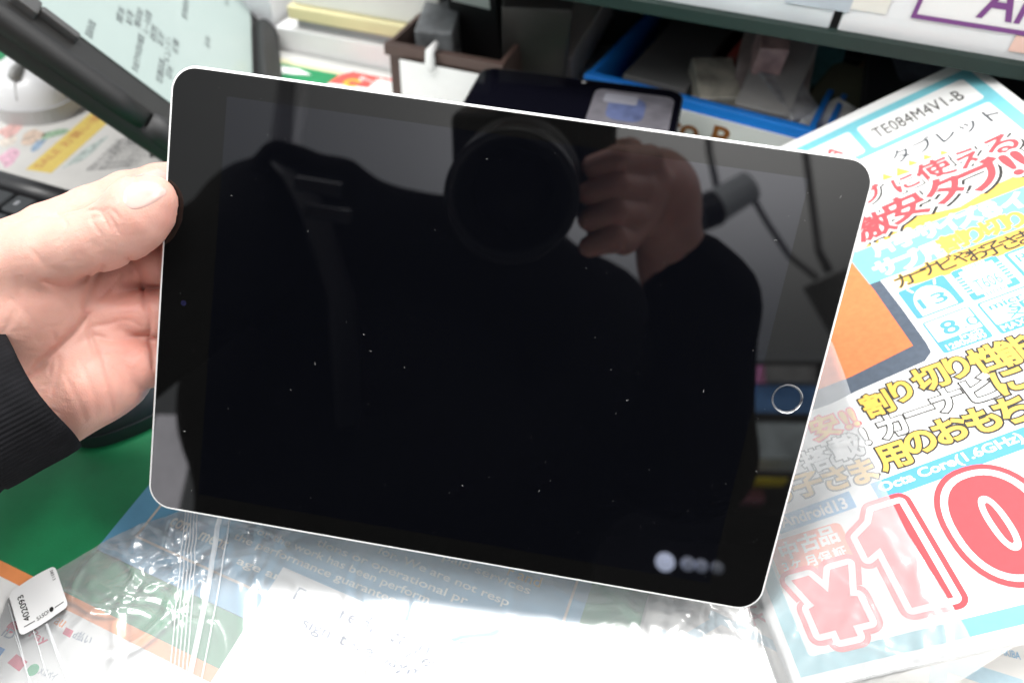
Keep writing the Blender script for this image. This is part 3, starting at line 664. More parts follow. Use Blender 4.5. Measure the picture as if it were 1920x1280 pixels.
# ------------------------------------------------------------------ distance fields -> smooth bodies
def surface_nets(Fd, o, h):
    s = Fd < 0; nx, ny, nz = Fd.shape
    cnr = [(i, j, k) for i in (0, 1) for j in (0, 1) for k in (0, 1)]
    sl = lambda A, c: A[c[0]:nx - 1 + c[0], c[1]:ny - 1 + c[1], c[2]:nz - 1 + c[2]]
    cnt = sum(sl(s, c).astype(np.int8) for c in cnr); act = (cnt > 0) & (cnt < 8)
    I, J, K = np.nonzero(act); ids = -np.ones(act.shape, np.int64); ids[I, J, K] = np.arange(len(I))
    acc = np.zeros((len(I), 3)); num = np.zeros(len(I))
    for a in cnr:
        for ax in range(3):
            if a[ax]: continue
            b = list(a); b[ax] = 1
            fa = Fd[I + a[0], J + a[1], K + a[2]]; fb = Fd[I + b[0], J + b[1], K + b[2]]
            m_ = (fa < 0) != (fb < 0); t = np.where(m_, fa / np.where(m_, fa - fb, 1), 0)
            p = np.array(a, float)[None].repeat(len(I), 0); p[:, ax] += t
            acc += p * m_[:, None]; num += m_
    V = (acc / num[:, None] + np.c_[I, J, K]) * h + o
    faces = []
    for ax in range(3):
        b, c = [(1, 2), (2, 0), (0, 1)][ax]
        lo = [slice(None)] * 3; hi = [slice(None)] * 3; lo[ax] = slice(0, -1); hi[ax] = slice(1, None)
        sa, sb = s[tuple(lo)], s[tuple(hi)]
        E_ = np.array(np.nonzero(sa != sb)).T
        ok = (E_[:, b] > 0) & (E_[:, c] > 0) & (E_[:, b] < Fd.shape[b] - 1) & (E_[:, c] < Fd.shape[c] - 1); E_ = E_[ok]
        flip = sa[E_[:, 0], E_[:, 1], E_[:, 2]]
        q = []
        for db, dc in ((1, 1), (0, 1), (0, 0), (1, 0)):
            e = E_.copy(); e[:, b] -= db; e[:, c] -= dc; q.append(ids[e[:, 0], e[:, 1], e[:, 2]])
        q = np.stack(q, -1); q = np.where(flip[:, None], q, q[:, ::-1]); faces.append(q)
    return V, np.concatenate(faces)
class Field:
    def __init__(s, lo, hi, h):
        s.o = np.array(lo, float); s.h = h; s.n = np.ceil((np.array(hi) - s.o) / h).astype(int) + 1
        s.F = np.full(s.n, 60.0 * h, np.float64)
    def block(s, lo, hi):
        a = np.clip(((np.array(lo) - s.o) / s.h).astype(int), 0, s.n - 1); b = np.clip(((np.array(hi) - s.o) / s.h).astype(int) + 2, 1, s.n)
        if np.any(b <= a): return None, None
        g = np.meshgrid(*[s.o[i] + s.h * np.arange(a[i], b[i]) for i in range(3)], indexing='ij')
        return tuple(slice(a[i], b[i]) for i in range(3)), np.stack(g, -1)
    def mix(s, sl, d, k):
        f = s.F[sl]
        if k <= 0: s.F[sl] = np.minimum(f, d); return
        hh = np.clip(.5 + .5 * (f - d) / k, 0, 1); s.F[sl] = f * (1 - hh) + d * hh - k * hh * (1 - hh)
    def cone(s, a, b, ra, rb, k=3.):
        a, b = np.array(a, float), np.array(b, float); R_ = max(ra, rb) + k * 1.5 + 2 * s.h
        sl, P = s.block(np.minimum(a, b) - R_, np.maximum(a, b) + R_)
        if sl is None: return
        ab = b - a; t = np.clip((P - a) @ ab / max(ab @ ab, 1e-12), 0, 1)
        d = np.linalg.norm(P - a - t[..., None] * ab, axis=-1) - (ra + (rb - ra) * t); s.mix(sl, d, k)
    def chain(s, pts, k=3., kj=1.0):
        for (a, ra), (b, rb) in zip(pts[:-1], pts[1:]): s.cone(a, b, ra, rb, k)
    def ell(s, c, ax, r, k=3.):
        c = np.array(c, float); R_ = max(r) + k * 1.5 + 2 * s.h; sl, P = s.block(c - R_, c + R_)
        if sl is None: return
        q = (P - c) @ np.array(ax).T / np.array(r); L = np.linalg.norm(q, axis=-1); L2 = np.linalg.norm(q / np.array(r), axis=-1)
        d = L * (L - 1) / np.maximum(L2, 1e-9); s.mix(sl, d, k)

# ---- left hand, in camera millimetres (right, down, forward)
def pc(u, v, Z): return np.array([(u - CX) / F * Z, (v - CY) / F * Z, Z])
def back(u, v, r, extra=0.): return tabdepth(u, v) * 1000 + 8.2 + r + extra
hf = Field((-245, -95, 240), (-70, 75, 350), .75)
I3 = np.eye(3)
# palm plate and metacarpals
def cap(a, b, k): hf.cone(pc(*a[:3]), pc(*b[:3]), a[3], b[3], k)
cap((205, 512, 309, 11.5), (20, 640, 318, 18), 8); cap((222, 590, 309, 12), (30, 690, 318, 17), 8); cap((232, 668, 307, 11.5), (50, 750, 318, 16), 8)
cap((228, 716, 305, 10), (70, 790, 316, 15), 8)
cap((95, 447, 307, 14), (-60, 540, 318, 22), 9)
cap((40, 700, 319, 21), (-120, 830, 322, 24), 10)
cap((-30, 640, 319, 21), (-160, 740, 322, 24), 10)
# thenar eminence and heel of the hand
ax1 = np.array([[.80, -.6, 0], [.6, .80, 0], [0, 0, 1.]])
hf.ell(pc(62, 565, 302), ax1, (27, 19, 17), 9); hf.ell(pc(190, 722, 307), ax1, (21, 13.5, 14), 8)
hf.ell(pc(110, 770, 312), ax1, (22, 13, 14), 8)
# thumb
th = [(10, 500, 297, 17), (95, 474, 290, 13.2), (150, 459, 284, 11.4), (195, 446, 280, 11.2), (236, 424, 277, 11.5), (264, 404, 275.5, 11.4)]
for a, b in zip(th[:-1], th[1:]): cap(a, b, 5)
cap((256, 386, 275.0, 10.8), (279, 380, 274.5, 9.4), 4); cap((261, 402, 275.0, 11.0), (292, 374, 275.0, 6.8), 4); cap((286, 392, 276.0, 8.4), (294, 374, 275, 6.2), 4)
# fingers passing behind the tablet: index, middle, ring, little
def finger(pts, k):
    q = [(pc(u, v, Z if Z else back(u, v, r)), r) for u, v, Z, r in pts]
    for (a, ra), (b, rb) in zip(q[:-1], q[1:]): hf.cone(a, b, ra, rb, k)
hf.cone(pc(262, 640, 309), pc(330, 636, 312), 8, 8, 2)
finger([(95, 440, 306, 13.2), (172, 402, 308, 11.4), (240, 371, 306, 10.6), (300, 357, None, 10.2), (370, 342, None, 9.6), (430, 330, None, 8.2)], 2.2)
finger([(205, 512, 309, 11.5), (262, 494, 307, 10.8), (310, 486, None, 10.6), (390, 470, None, 9.8), (455, 455, None, 8.2)], 2.0)
finger([(222, 592, 309, 11.5), (270, 590, 306.5, 10.4), (315, 587, None, 10.2), (385, 578, None, 9.4), (450, 565, None, 8.0)], 1.2)
finger([(230, 668, 307, 11), (272, 684, 304.5, 9.4), (320, 684, None, 8.8), (380, 680, None, 8.2), (430, 672, None, 7.2)], 1.6)
# keep the tablet's space free: flesh flattens against glass, rim and back
sl, P = hf.block((-130, -80, 255), (-70, 70, 320))
tn = M.T @ TAB_N; tt_ = M.T @ (TAB_T - C) * 1000; tx = M.T @ TAB_R[:, 0]
zz = (P - tt_) @ tn; xx = (P - tt_) @ tx
dbox = np.maximum.reduce([zz - .15, -7.7 - zz, -125.5 - xx])
hf.F[sl] = np.maximum(hf.F[sl], -dbox)
# creases and fine wrinkles pressed into the surface
def carve(Fd, lines):
    near = np.nonzero(np.abs(Fd.F) < 3.5); P = Fd.o + Fd.h * np.stack(near, -1)
    u = P[:, 0] / P[:, 2] * F + CX; v = P[:, 1] / P[:, 2] * F + CY; add = np.zeros(len(u))
    for pts, dep, wd, zmax in lines:
        q = np.array(pts, float); best = np.full(len(u), 1e9)
        bx = (u > q[:, 0].min() - 30) & (u < q[:, 0].max() + 30) & (v > q[:, 1].min() - 30) & (v < q[:, 1].max() + 30) & (P[:, 2] < zmax)
        uu_, vv_ = u[bx], v[bx]; bst = np.full(len(uu_), 1e9)
        n = len(q) - 1
        for i in range(n):
            a, b = q[i], q[i + 1]; ab = b - a; t = np.clip(((uu_ - a[0]) * ab[0] + (vv_ - a[1]) * ab[1]) / (ab @ ab), 0, 1)
            taper = 1 + 1.2 * np.clip((abs((i + t) / n - .5) - .32) / .18, 0, 1)
            bst = np.minimum(bst, np.hypot(uu_ - a[0] - t * ab[0], vv_ - a[1] - t * ab[1]) * taper)
        add[bx] = np.maximum(add[bx], dep * np.exp(-(bst / wd) ** 2))
    Fd.F[near] += add
def smoothline(p, n=14):
    p = np.array(p, float); t = np.linspace(0, len(p) - 1, n); i = np.clip(t.astype(int), 0, len(p) - 2); f = (t - i)[:, None]
    p0, p1, p2, p3 = p[np.maximum(i - 1, 0)], p[i], p[i + 1], p[np.minimum(i + 2, len(p) - 1)]
    return .5 * (2 * p1 + (p2 - p0) * f + (2 * p0 - 5 * p1 + 4 * p2 - p3) * f ** 2 + (3 * p1 - p0 - 3 * p2 + p3) * f ** 3)
CR = [([(166, 588), (142, 618), (96, 664), (46, 710)], 1.3, 8, 330), ([(162, 586), (170, 632), (190, 690), (206, 738), (212, 778)], .8, 6, 330),
      ([(158, 588), (162, 560), (176, 528), (192, 498)], .9, 7, 330), ([(84, 528), (124, 537), (150, 527), (166, 514)], 1.2, 8, 330),
      ([(240, 482), (260, 512), (269, 546)], .9, 5, 330), ([(269, 546), (273, 572), (283, 602), (279, 630)], .9, 5, 330), ([(280, 636), (286, 660), (287, 690)], .8, 5, 330),
      ([(170, 612), (205, 607), (238, 600), (262, 610)], .5, 5, 330), ([(176, 628), (214, 640), (256, 632), (278, 624)], .6, 6, 330), ([(186, 560), (206, 540), (228, 516)], .5, 5, 330),
      ([(108, 640), (92, 700)], .4, 5, 330), ([(100, 620), (110, 690), (96, 740)], .4, 6, 330), ([(212, 690), (230, 720), (226, 752)], .35, 6, 330), ([(150, 470), (166, 500)], .3, 5, 330),
      ([(160, 398), (182, 394), (196, 408), (206, 432)], .7, 3.2, 296), ([(178, 392), (200, 400), (212, 418), (222, 436)], .55, 3.2, 296), ([(168, 412), (188, 406), (202, 412)], .5, 3, 296), ([(196, 392), (212, 396), (226, 412)], .45, 3, 296), ([(172, 404), (176, 420), (190, 440)], .4, 3, 296),
      ([(246, 330), (250, 350), (262, 372)], .35, 3, 330), ([(255, 440), (275, 436), (292, 420)], .15, 3, 296), ([(106, 398), (120, 412), (126, 424)], .4, 3, 330),
      ([(60, 470), (90, 500), (130, 512)], .35, 6, 330), ([(20, 560), (60, 600), (70, 640)], .35, 7, 330), ([(40, 520), (30, 580), (10, 620)], .3, 7, 330), ([(120, 560), (140, 590), (130, 620)], .35, 5, 330), ([(200, 660), (240, 664), (270, 656)], .35, 5, 330), ([(120, 700), (150, 760), (160, 790)], .35, 6, 330), ([(150, 680), (176, 740), (180, 780)], .3, 6, 330)]
lines = [(smoothline(p), d, w_, zm) for p, d, w_, zm in CR]
for k in range(150):   # fine skin lines
    a = np.array([rng.uniform(20, 280), rng.uniform(440, 780)]); g = rng.uniform(-1.1, .5); L_ = rng.uniform(12, 38)
    d = np.array([math.cos(g), math.sin(g)]) * L_; lines.append((smoothline([a, a + d * .5 + rng.normal(0, 2, 2), a + d], 6), rng.uniform(.08, .22), rng.uniform(1.8, 2.8), 330))
carve(hf, lines)
HV, HFc = surface_nets(hf.F, hf.o, hf.h)
def to_world(P): return C + (P @ M.T) / 1000
hand_v = to_world(HV)

# ---- the rest of the photographer, in metres (seen only as a reflection in the tablet)
E_L = np.array([-.41, -.01, .085]); WR = at(40, 722, .319)
bf = Field((-.75, -.95, -.12), (.55, .25, 1.05), .009)
rp = refl
SH_L, SH_R = refl(500, 430, .70), refl(1090, 620, .64)
def hand_r(u, v, d): return refl(u, v, d)
# head and neck
HEAD = refl(965, -40, .56) + np.array([0, -.06, .12])
bf.ell(HEAD, I3, (.078, .098, .118), .01); NB = refl(930, 500, .68)
bf.ell(HEAD + np.array([0, .095, -.02]), I3, (.014, .02, .022), .012)
for s in (-1, 1): bf.ell(HEAD + np.array([s * .08, -.01, -.01]), I3, (.012, .022, .03), .008)
skin_parts = [(hand_v, HFc)]
for s_, e_, w_ in ((SH_L, E_L, WR), (SH_R, refl(1285, 850, .50), refl(1300, 620, .45))):
    bf.cone(HEAD - EZ * .06, NB, .048, .044, .02); bf.cone(NB, s_ - EZ * .02, .045, .042, .02); bf.cone(s_ - EZ * .02, e_, .042, .036, .03); bf.cone(e_, w_, .034, .0165, .02)
hv, hfc = surface_nets(bf.F, bf.o, bf.h); skin_parts.append((hv, hfc))
# right hand gripping the camera body
rf = Field((-.02, -.30, .14), (.26, .12, .56), .0028)
K_ = [refl(1215, 300, .335), refl(1200, 350, .33), refl(1185, 400, .325), refl(1170, 450, .325)]
palm = refl(1235, 370, .40)
rf.ell(palm, I3, (.030, .028, .048), .012)
W_R = refl(1265, 500, .42)
rf.cone(palm, W_R, .030, .027, .02); rf.cone(W_R, refl(1300, 660, .46), .028, .034, .02)
for i, kn in enumerate(K_):
    tip = refl(1105 - 4 * i + 6 * abs(i - 1), 312 + 50 * i, .305)
    mid = refl(1160 - 2 * i, 298 + 50 * i, .30)
    rf.cone(palm + (kn - palm) * .4, kn, .0135, .0115, .006); rf.cone(kn, mid, .0112, .0104, .003); rf.cone(mid, tip, .0102, .0085, .002)
rf.cone(palm, refl(1180, 285, .43), .016, .012, .01); rf.cone(refl(1180, 285, .43), refl(1120, 280, .45), .012, .009, .004)
rv, rfc = surface_nets(rf.F, rf.o, rf.h); skin_parts.append((rv, rfc))

# skin
skin = bpy.data.materials.new('skin'); skin.use_nodes = True; nt = skin.node_tree; b = nt.nodes['Principled BSDF']
at_ = nt.nodes.new('ShaderNodeAttribute'); at_.attribute_name = 'tone'
rmp = nt.nodes.new('ShaderNodeValToRGB'); rmp.color_ramp.elements[0].color = (.68, .42, .345, 1); rmp.color_ramp.elements[1].color = (.63, .27, .22, 1)
tc = nt.nodes.new('ShaderNodeTexCoord'); nz = nt.nodes.new('ShaderNodeTexNoise'); nz.inputs['Scale'].default_value = 90; nz.inputs['Detail'].default_value = 5
nt.links.new(tc.outputs['Object'], nz.inputs['Vector'])
ma = nt.nodes.new('ShaderNodeMath'); ma.operation = 'MULTIPLY_ADD'; ma.inputs[1].default_value = .55; nt.links.new(nz.outputs['Fac'], ma.inputs[0])
sb = nt.nodes.new('ShaderNodeMath'); sb.operation = 'SUBTRACT'; sb.inputs[1].default_value = .27; nt.links.new(at_.outputs['Fac'], sb.inputs[0]); nt.links.new(sb.outputs[0], ma.inputs[2])
nt.links.new(ma.outputs[0], rmp.inputs['Fac']); nt.links.new(rmp.outputs[0], b.inputs['Base Color'])
b.inputs['Roughness'].default_value = .46; b.inputs['Specular IOR Level'].default_value = .38
b.inputs['Subsurface Weight'].default_value = .35; b.inputs['Subsurface Radius'].default_value = (1, .32, .18); b.inputs['Subsurface Scale'].default_value = .0035
vo = nt.nodes.new('ShaderNodeTexVoronoi'); vo.inputs['Scale'].default_value = 1300; nt.links.new(tc.outputs['Object'], vo.inputs['Vector'])
n2 = nt.nodes.new('ShaderNodeTexNoise'); n2.inputs['Scale'].default_value = 420; n2.inputs['Detail'].default_value = 5; nt.links.new(tc.outputs['Object'], n2.inputs['Vector'])
ad = nt.nodes.new('ShaderNodeMath'); ad.operation = 'MULTIPLY_ADD'; ad.inputs[1].default_value = .35; nt.links.new(vo.outputs['Distance'], ad.inputs[0]); nt.links.new(n2.outputs['Fac'], ad.inputs[2])
bp = nt.nodes.new('ShaderNodeBump'); bp.inputs['Strength'].default_value = .35; bp.inputs['Distance'].default_value = .0005; nt.links.new(ad.outputs[0], bp.inputs['Height']); nt.links.new(bp.outputs[0], b.inputs['Normal'])

person = thing('person', 'person in a black jacket holding up the tablet with a bare left hand', 'person')
allv = np.concatenate([p[0] for p in skin_parts]); offs = np.cumsum([0] + [len(p[0]) for p in skin_parts])
allf = np.concatenate([p[1] + offs[i] for i, p in enumerate(skin_parts)])
me = bpy.data.meshes.new('body'); me.vertices.add(len(allv)); me.vertices.foreach_set('co', allv.astype(np.float32).ravel())
me.loops.add(len(allf) * 4); me.loops.foreach_set('vertex_index', allf.astype(np.int32).ravel()); me.polygons.add(len(allf)); me.polygons.foreach_set('loop_start', np.arange(len(allf), dtype=np.int32) * 4)
me.update(calc_edges=True)
# redder skin in the palm, on the finger pads and along the creases; paler over the thenar and the thumb
tone = np.full(len(allv), .35)
pu = HV[:, 0] / HV[:, 2] * F + CX; pv = HV[:, 1] / HV[:, 2] * F + CY
g = lambda u, v, ru, rv: np.exp(-((pu - u) / ru) ** 2 - ((pv - v) / rv) ** 2)
tone[:len(HV)] = .22 + .55 * g(230, 570, 70, 90) + .4 * g(290, 500, 40, 80) + .42 * g(260, 690, 50, 60) + .32 * g(320, 400, 22, 40) + .3 * g(150, 730, 70, 60) + .2 * g(60, 560, 70, 40) - .12 * g(130, 440, 90, 40)
for pts, d_, w_, zm in lines[:14]:
    q = np.array(pts); dm = np.min(np.hypot(pu[:, None] - q[None, :, 0], pv[:, None] - q[None, :, 1]), 1); tone[:len(HV)] += .14 * d_ * np.exp(-(dm / 9) ** 2)
a_ = me.attributes.new('tone', 'FLOAT', 'POINT'); a_.data.foreach_set('value', tone.astype(np.float32))
body_o = wrap('body', me, skin, person, True)
# thumb nail laid on the thumb
hb_ = BVHTree.FromPolygons([Vector(v) for v in hand_v], HFc.tolist())
nv, nf, NN = [], [], 20
nailc = np.array([273., 357.]); e1 = np.array([46., -25.]); e2 = np.array([13., 29.])
for i in range(NN):
    for j in range(NN):
        s, t = -1 + 2 * i / (NN - 1), -1 + 2 * j / (NN - 1)
        s2 = s * math.sqrt(1 - t * t / 2) if s < 0 else s * (math.sqrt(1 - t * t / 2) * .6 + .4); t2 = t * math.sqrt(1 - s * s / 2) * .45 + t * .55 * (1 if s > 0 else math.sqrt(1 - s * s * .6))
        px = nailc + e1 * s2 + e2 * t2
        d = Vector(ray(*px)).normalized(); hit = hb_.ray_cast(Vector(C), d)
        p = np.array(hit[0]) if hit[0] is not None else (np.array(nv[-1]) if nv else at(*px, .27))
        edge_ = max(abs(s), abs(t)); nv.append(p - np.array(d) * (.00035 - .0008 * max(0, edge_ - .86) / .14))
for i in range(NN - 1):
    for j in range(NN - 1): nf.append([i * NN + j, (i + 1) * NN + j, (i + 1) * NN + j + 1, i * NN + j + 1])
nailm = mat('nail', (.66, .43, .385), .25, spec=.5, var=.06, vscale=150, sss=.2)
nq = np.array(nv).reshape(NN, NN, 3)
for _ in range(4):
    nq[1:-1, 1:-1] = .5 * nq[1:-1, 1:-1] + .125 * (nq[:-2, 1:-1] + nq[2:, 1:-1] + nq[1:-1, :-2] + nq[1:-1, 2:])
link('thumb_nail', nq.reshape(-1, 3), [f[::-1] for f in nf], nailm, person, smooth=True)

# ---- clothes
cloth = mat('black_jersey', (.008, .008, .0095), .9, spec=.12, var=.25, vscale=120, bump=.5, bscale=2600)
jersey2 = mat('black_jacket_cloth', (.004, .004, .005), .9, spec=.1, var=.3, vscale=20)
jf = Field((-.80, -1.0, -.15), (.60, .16, .85), .011)
jk = .05
chest = refl(690, 740, .72); belly = refl(720, 1040, .66)
jf.ell(chest, I3, (.27, .15, .22), jk); jf.ell(belly, I3, (.26, .15, .22), jk); jf.ell(belly - EZ * .2, I3, (.2, .16, .2), jk)
jf.cone(SH_L, NB, .085, .075, .05); jf.cone(NB, SH_R, .075, .08, .05)
jf.cone(SH_L, E_L, .080, .058, .03); jf.cone(E_L, WR + (E_L - WR) * .12, .057, .0335, .02)
E_R = refl(1285, 850, .50)
jf.cone(SH_R, E_R, .085, .066, .03); jf.cone(belly, E_R + np.array([-.06, -.05, .03]), .16, .065, .06); jf.cone(E_R, refl(1322, 560, .43), .064, .046, .02); jf.cone(refl(1325, 580, .43), refl(1290, 520, .42), .046, .042, .01)
for a, b_, r in (((545, 330), (640, 345), .035), ((640, 345), (800, 470), .03), ((560, 330), (520, 300), .03)): jf.cone(refl(*a, .68), refl(*b_, .66), r, r * .8, .02)
jv, jfc = surface_nets(jf.F, jf.o, jf.h)
link('jacket', jv, jfc.tolist(), jersey2, person, smooth=True)
# ribbed knit cuff of the left sleeve
CUF = at(62, 732, .304); cd = E_L - CUF; cd /= np.linalg.norm(cd)
cn = M @ np.array([.57, .82, 0]); cb = ray(62, 732); cb /= np.linalg.norm(cb)
V_, F_ = [], []; NS = 480; prof = [(-.0008, .88), (-.0022, .93), (-.0022, .985), (-.0006, 1.0), (.004, 1.005), (.014, 1.0), (.024, 1.005), (.0275, 1.0), (.0285, .975), (.0295, .985), (.033, 1.03), (.04, 1.06), (.055, 1.08), (.08, 1.1), (.12, 1.16)]
for i, (d, r) in enumerate(prof):
    for j in range(NS):
        a = 2 * math.pi * j / NS; rib_ = 1 + (.006 * math.sin(a * 96) * (1 if i > 3 else .25) if 2 <= i <= 8 else .003 * math.sin(a * 9 + d * 60) + .004 * math.sin(a * 4 + d * 120))
        rx, ry = .0305 * r * rib_, .035 * r * rib_
        V_.append(CUF + cd * (d + .0012 * math.sin(a * 3)) + cn * rx * math.cos(a) + cb * ry * math.sin(a))
for i in range(len(prof) - 1):
    for j in range(NS): F_.append([i * NS + j, i * NS + (j + 1) % NS, (i + 1) * NS + (j + 1) % NS, (i + 1) * NS + j])
link('cuff', V_, F_, cloth, person, smooth=True)
# shoulder strap with its buckle
strapm = mat('strap_webbing', (.012, .012, .014), .6, var=.2); buck = mat('buckle_plastic', (.03, .03, .032), .25)
pth = [refl(535, 318, .655), refl(560, 345, .61), refl(590, 400, .585), refl(640, 560, .575), refl(660, 800, .55)]
link('strap', *tube(pth, [.026] * 5, 12, True, .25), strapm, person, smooth=True)
for uu_, vv_ in ((597, 350), (615, 400)):
    c_ = refl(uu_, vv_, .55); X_ = refl(uu_ + 50, vv_ + 8, .55) - c_; X_ /= np.linalg.norm(X_); Y_ = np.cross(TAB_N, X_)
    box('buckle', c_, (X_, Y_, TAB_N), (.052, .016, .008), buck, person, bev=.003)
setbase(person, tuple(belly - EZ * .4))

# ------------------------------------------------------------------ the photographer's camera
CA, CR_, CU = M @ np.array([0, 0, 1.]), M @ np.array([1., 0, 0]), M @ np.array([0, -1., 0])
pcam = thing('photo_camera', 'black camera with a wide lens, mirrored in the tablet screen', 'camera')
lensm = mat('lens_barrel', (.008, .008, .009), .38, bump=.1, bscale=1500); coat_ = mat('lens_glass', (.001, .001, .002), .12, ior=1.15)
V, Fc = lathe(C, CA, CR_, [(.030, -.030), (.033, -.022), (.0395, -.006), (.0405, -.002), (.0465, .004), (.0485, .003), (.0485, -.030), (.0455, -.034), (.0455, -.075), (.044, -.080), (.040, -.125)], 72)
link('lens', V, Fc, lensm, pcam, smooth=True)
V, Fc = lathe(C, CA, CR_, [(.0305, -.026), (.022, -.0195), (.012, -.0165), (.0005, -.0155)], 48)
link('front_glass', V, Fc, coat_, pcam, smooth=True)
V, Fc = lathe(C, CA, CR_, [(.0487, -.040), (.0492, -.042), (.0492, -.064), (.0487, -.066)], 72); link('zoom_ring', V, Fc, DARKRUB, pcam, smooth=True)
bc = C - CA * .155
box('body', bc, (CR_, CU, CA), (.128, .092, .06), lensm, pcam, bev=.008)
box('grip', bc + CR_ * .062 + CA * .02, (CR_, CU, CA), (.03, .088, .055), DARKRUB, pcam, bev=.01)
box('viewfinder', bc + CU * .055, (CR_, CU, CA), (.05, .026, .055), lensm, pcam, bev=.006)
V, Fc = lathe(bc + CR_ * .045 + CU * .046, CU, CR_, [(.010, 0), (.010, .008), (.008, .009), (.0005, .009)], 24); link('dial', V, Fc, lensm, pcam)
setbase(pcam, tuple(bc - CU * .046))
# ------------------------------------------------------------------ things behind the tablet
def frame_px(u, v, z): p = T(u, v, z); return p
# dark phone lying flat on the mat
ZP = .055; p0, p1 = T(906, 124, ZP), T(1284, 171, ZP)
PX = (p1 - p0); PL = np.linalg.norm(PX); PX /= PL; PY = np.cross(EZ, PX)
phone = thing('phone', 'black smartphone lying flat on the counter just behind the tablet', 'phone')
def ph(x, y, z): return p0 + PX * x - PY * y + EZ * (z - .009)
PWd = .068
def phr(inset, z): return [ph(PL / 2 + x, PWd / 2 - y, z) for x, y in rrect(PL, PWd, .011, inset, 8)]
V, Fc = ring_loft([phr(.0012, .0088), phr(.0006, .0089), phr(.0, .0082), phr(0, .003), phr(.001, .0012), phr(.003, .0008)])
link('case', V, [f[::-1] for f in Fc], mat('phone_case', (.02, .02, .022), .3), phone, smooth=True)
V, Fc = prism(phr(.0012, .0084), EZ, .0004); link('screen', V, Fc, mat('phone_glass', (.002, .002, .004), .06, ior=1.5), phone)
V, Fc = lathe(ph(PL * .52, .0045, .00885), EZ, EX, [(.0016, 0), (.0002, 0.00005)], 16); link('front_camera', V, Fc, mat('phone_lens', (.3, .3, .3), .2), phone)
refl_patch = [ph(PL * .66 + x, .036 - y, .0089) for x, y in [(a + .016, b) for a, b in rrect(.052, .05, .006, 0, 6)]]  # sticker and its marks paint a reflection into the phone screen
V, Fc = prism(refl_patch, EZ, .0001); link('sticker', V, Fc, mat('reflection_lilac', lin((84, 82, 88)), .4, var=.25, vscale=90), phone)  # no real sticker: base patch of the painted screen reflection
V, Fc = prism([ph(PL * .66 + .013 + x * 1.0, .034 - y, .00902) for x, y in rrect(.024, .03, .008, 0, 6)], EZ, .0001); link('reflection_mark', V, Fc, mat('reflection_bluegrey', lin((66, 74, 104)), .4, var=.3, vscale=120), phone)
V, Fc = prism([ph(PL * .66 + .008 + x * 1.0, .022 - y, .00914) for x, y in rrect(.022, .012, .002, 0, 4)], EZ, .0001); link('reflection_mark', V, Fc, mat('reflection_pale', lin((116, 116, 124)), .4, var=.2), phone)
setbase(phone, tuple(ph(PL / 2, PWd / 2, 0.0008)))
box('phone_riser', ph(PL / 2, PWd / 2, 0) * [1, 1, 0] + EZ * ((ZP - .009 + .0006 + Z2) / 2), (PX, PY, EZ), (PL * .8, PWd * .8, ZP - .009 + .0006 - Z2), dk_ := mat('riser_black', (.02, .02, .02), .5), None, bev=.002, label='black riser block under the flat smartphone', cat='riser')

# rugged tablet computer standing on its side, facing right
RS = 1.222
def rc(u, v, Z): return at(u, v, Z * RS)
rC, rA, rB = rc(545, 396, .40), rc(0, 2, .30), rc(495, -60, .616)
R1 = rA - rC; r1L = np.linalg.norm(R1); R1 /= r1L
R2 = rB - rC; R2 -= R1 * (R2 @ R1); R2 /= np.linalg.norm(R2); RN = np.cross(R1, R2)
if RN @ (C - rC) < 0: RN = -RN
rug = thing('rugged_tablet', 'thick black rugged tablet computer with a pale screen of Japanese text', 'tablet computer')
W1, W2, TK = .285, .42, .026
def rp_(x, y, z): return rC + R1 * x + R2 * y + RN * z
def rbox(name, x0, x1, y0, y1, z0, z1, m, parent=rug, bev=.003):
    return box(name, rp_((x0 + x1) / 2, (y0 + y1) / 2, (z0 + z1) / 2), (R1, R2, RN), (x1 - x0, y1 - y0, z1 - z0), m, parent, bev)
# near thick frame bar made of a lower tray, a rounded bumper and its grip inserts
casem = mat('rugged_case', (.009, .009, .0095), .5, var=.15, vscale=80, bump=.35, bscale=2200)
bez_m = mat('rugged_bezel', (.010, .0095, .009), .45, var=.08)
rbox('case_back', -.0, W1, .0, W2, -TK, -.012, casem, bev=.006)
rbox('bezel_plate', .006, W1 - .004, .006, W2 - .01, -.0118, -.004, bez_m, bev=.0015)
for nm, x0, x1, m_ in (('bumper', .102, .30, casem), ('grip_insert', .004, .100, DARKRUB)):
    pa = [rp_(x, .0068, -.0115) for x in np.linspace(x0, x1, 12)]
    rr_ = .0078 if nm == 'bumper' else .0086; V, Fc = tube(pa, [rr_ * .9] + [rr_] * 10 + [rr_ * .9], 20); link(nm, V, Fc, m_, rug, smooth=True)
rbox('bumper', -.002, .016, .018, W2, -.016, .004, casem, bev=.006)
rbox('side_catch', .005, .022, .15, .26, -.010, .006, casem, bev=.004)
pa = [rp_(x, -.0005, -.0225) for x in np.linspace(.205, .25, 6)]; V, Fc = tube(pa, [.003] * 6, 12); link('side_button', V, Fc, DARKRUB, rug, smooth=True)
rbox('port', .022, .031, -.0008, .004, -.0265, -.0185, mat('port_black', (.001, .001, .001), .8), bev=.0005)
V, Fc = tube([rp_(.019, -.001, -.0225), rp_(.0265, -.001, -.0155), rp_(.034, -.001, -.0225), rp_(.0265, -.001, -.0295), rp_(.019, -.001, -.0225)], [.0011] * 5, 8); link('port_rim', V, Fc, casem, rug, smooth=True)
rbox('clip', .172, .186, .013, .027, -.006, .001, mat('clip_plastic', (.06, .06, .06), .45), bev=.002); rbox('clip', .150, .172, .019, .0245, -.005, .001, mat('clip_plastic', (.06, .06, .06), .45), bev=.002)
scrm = mat('lcd_page', lin((140, 154, 150)), .25, var=.03, vscale=14, coat=.4)
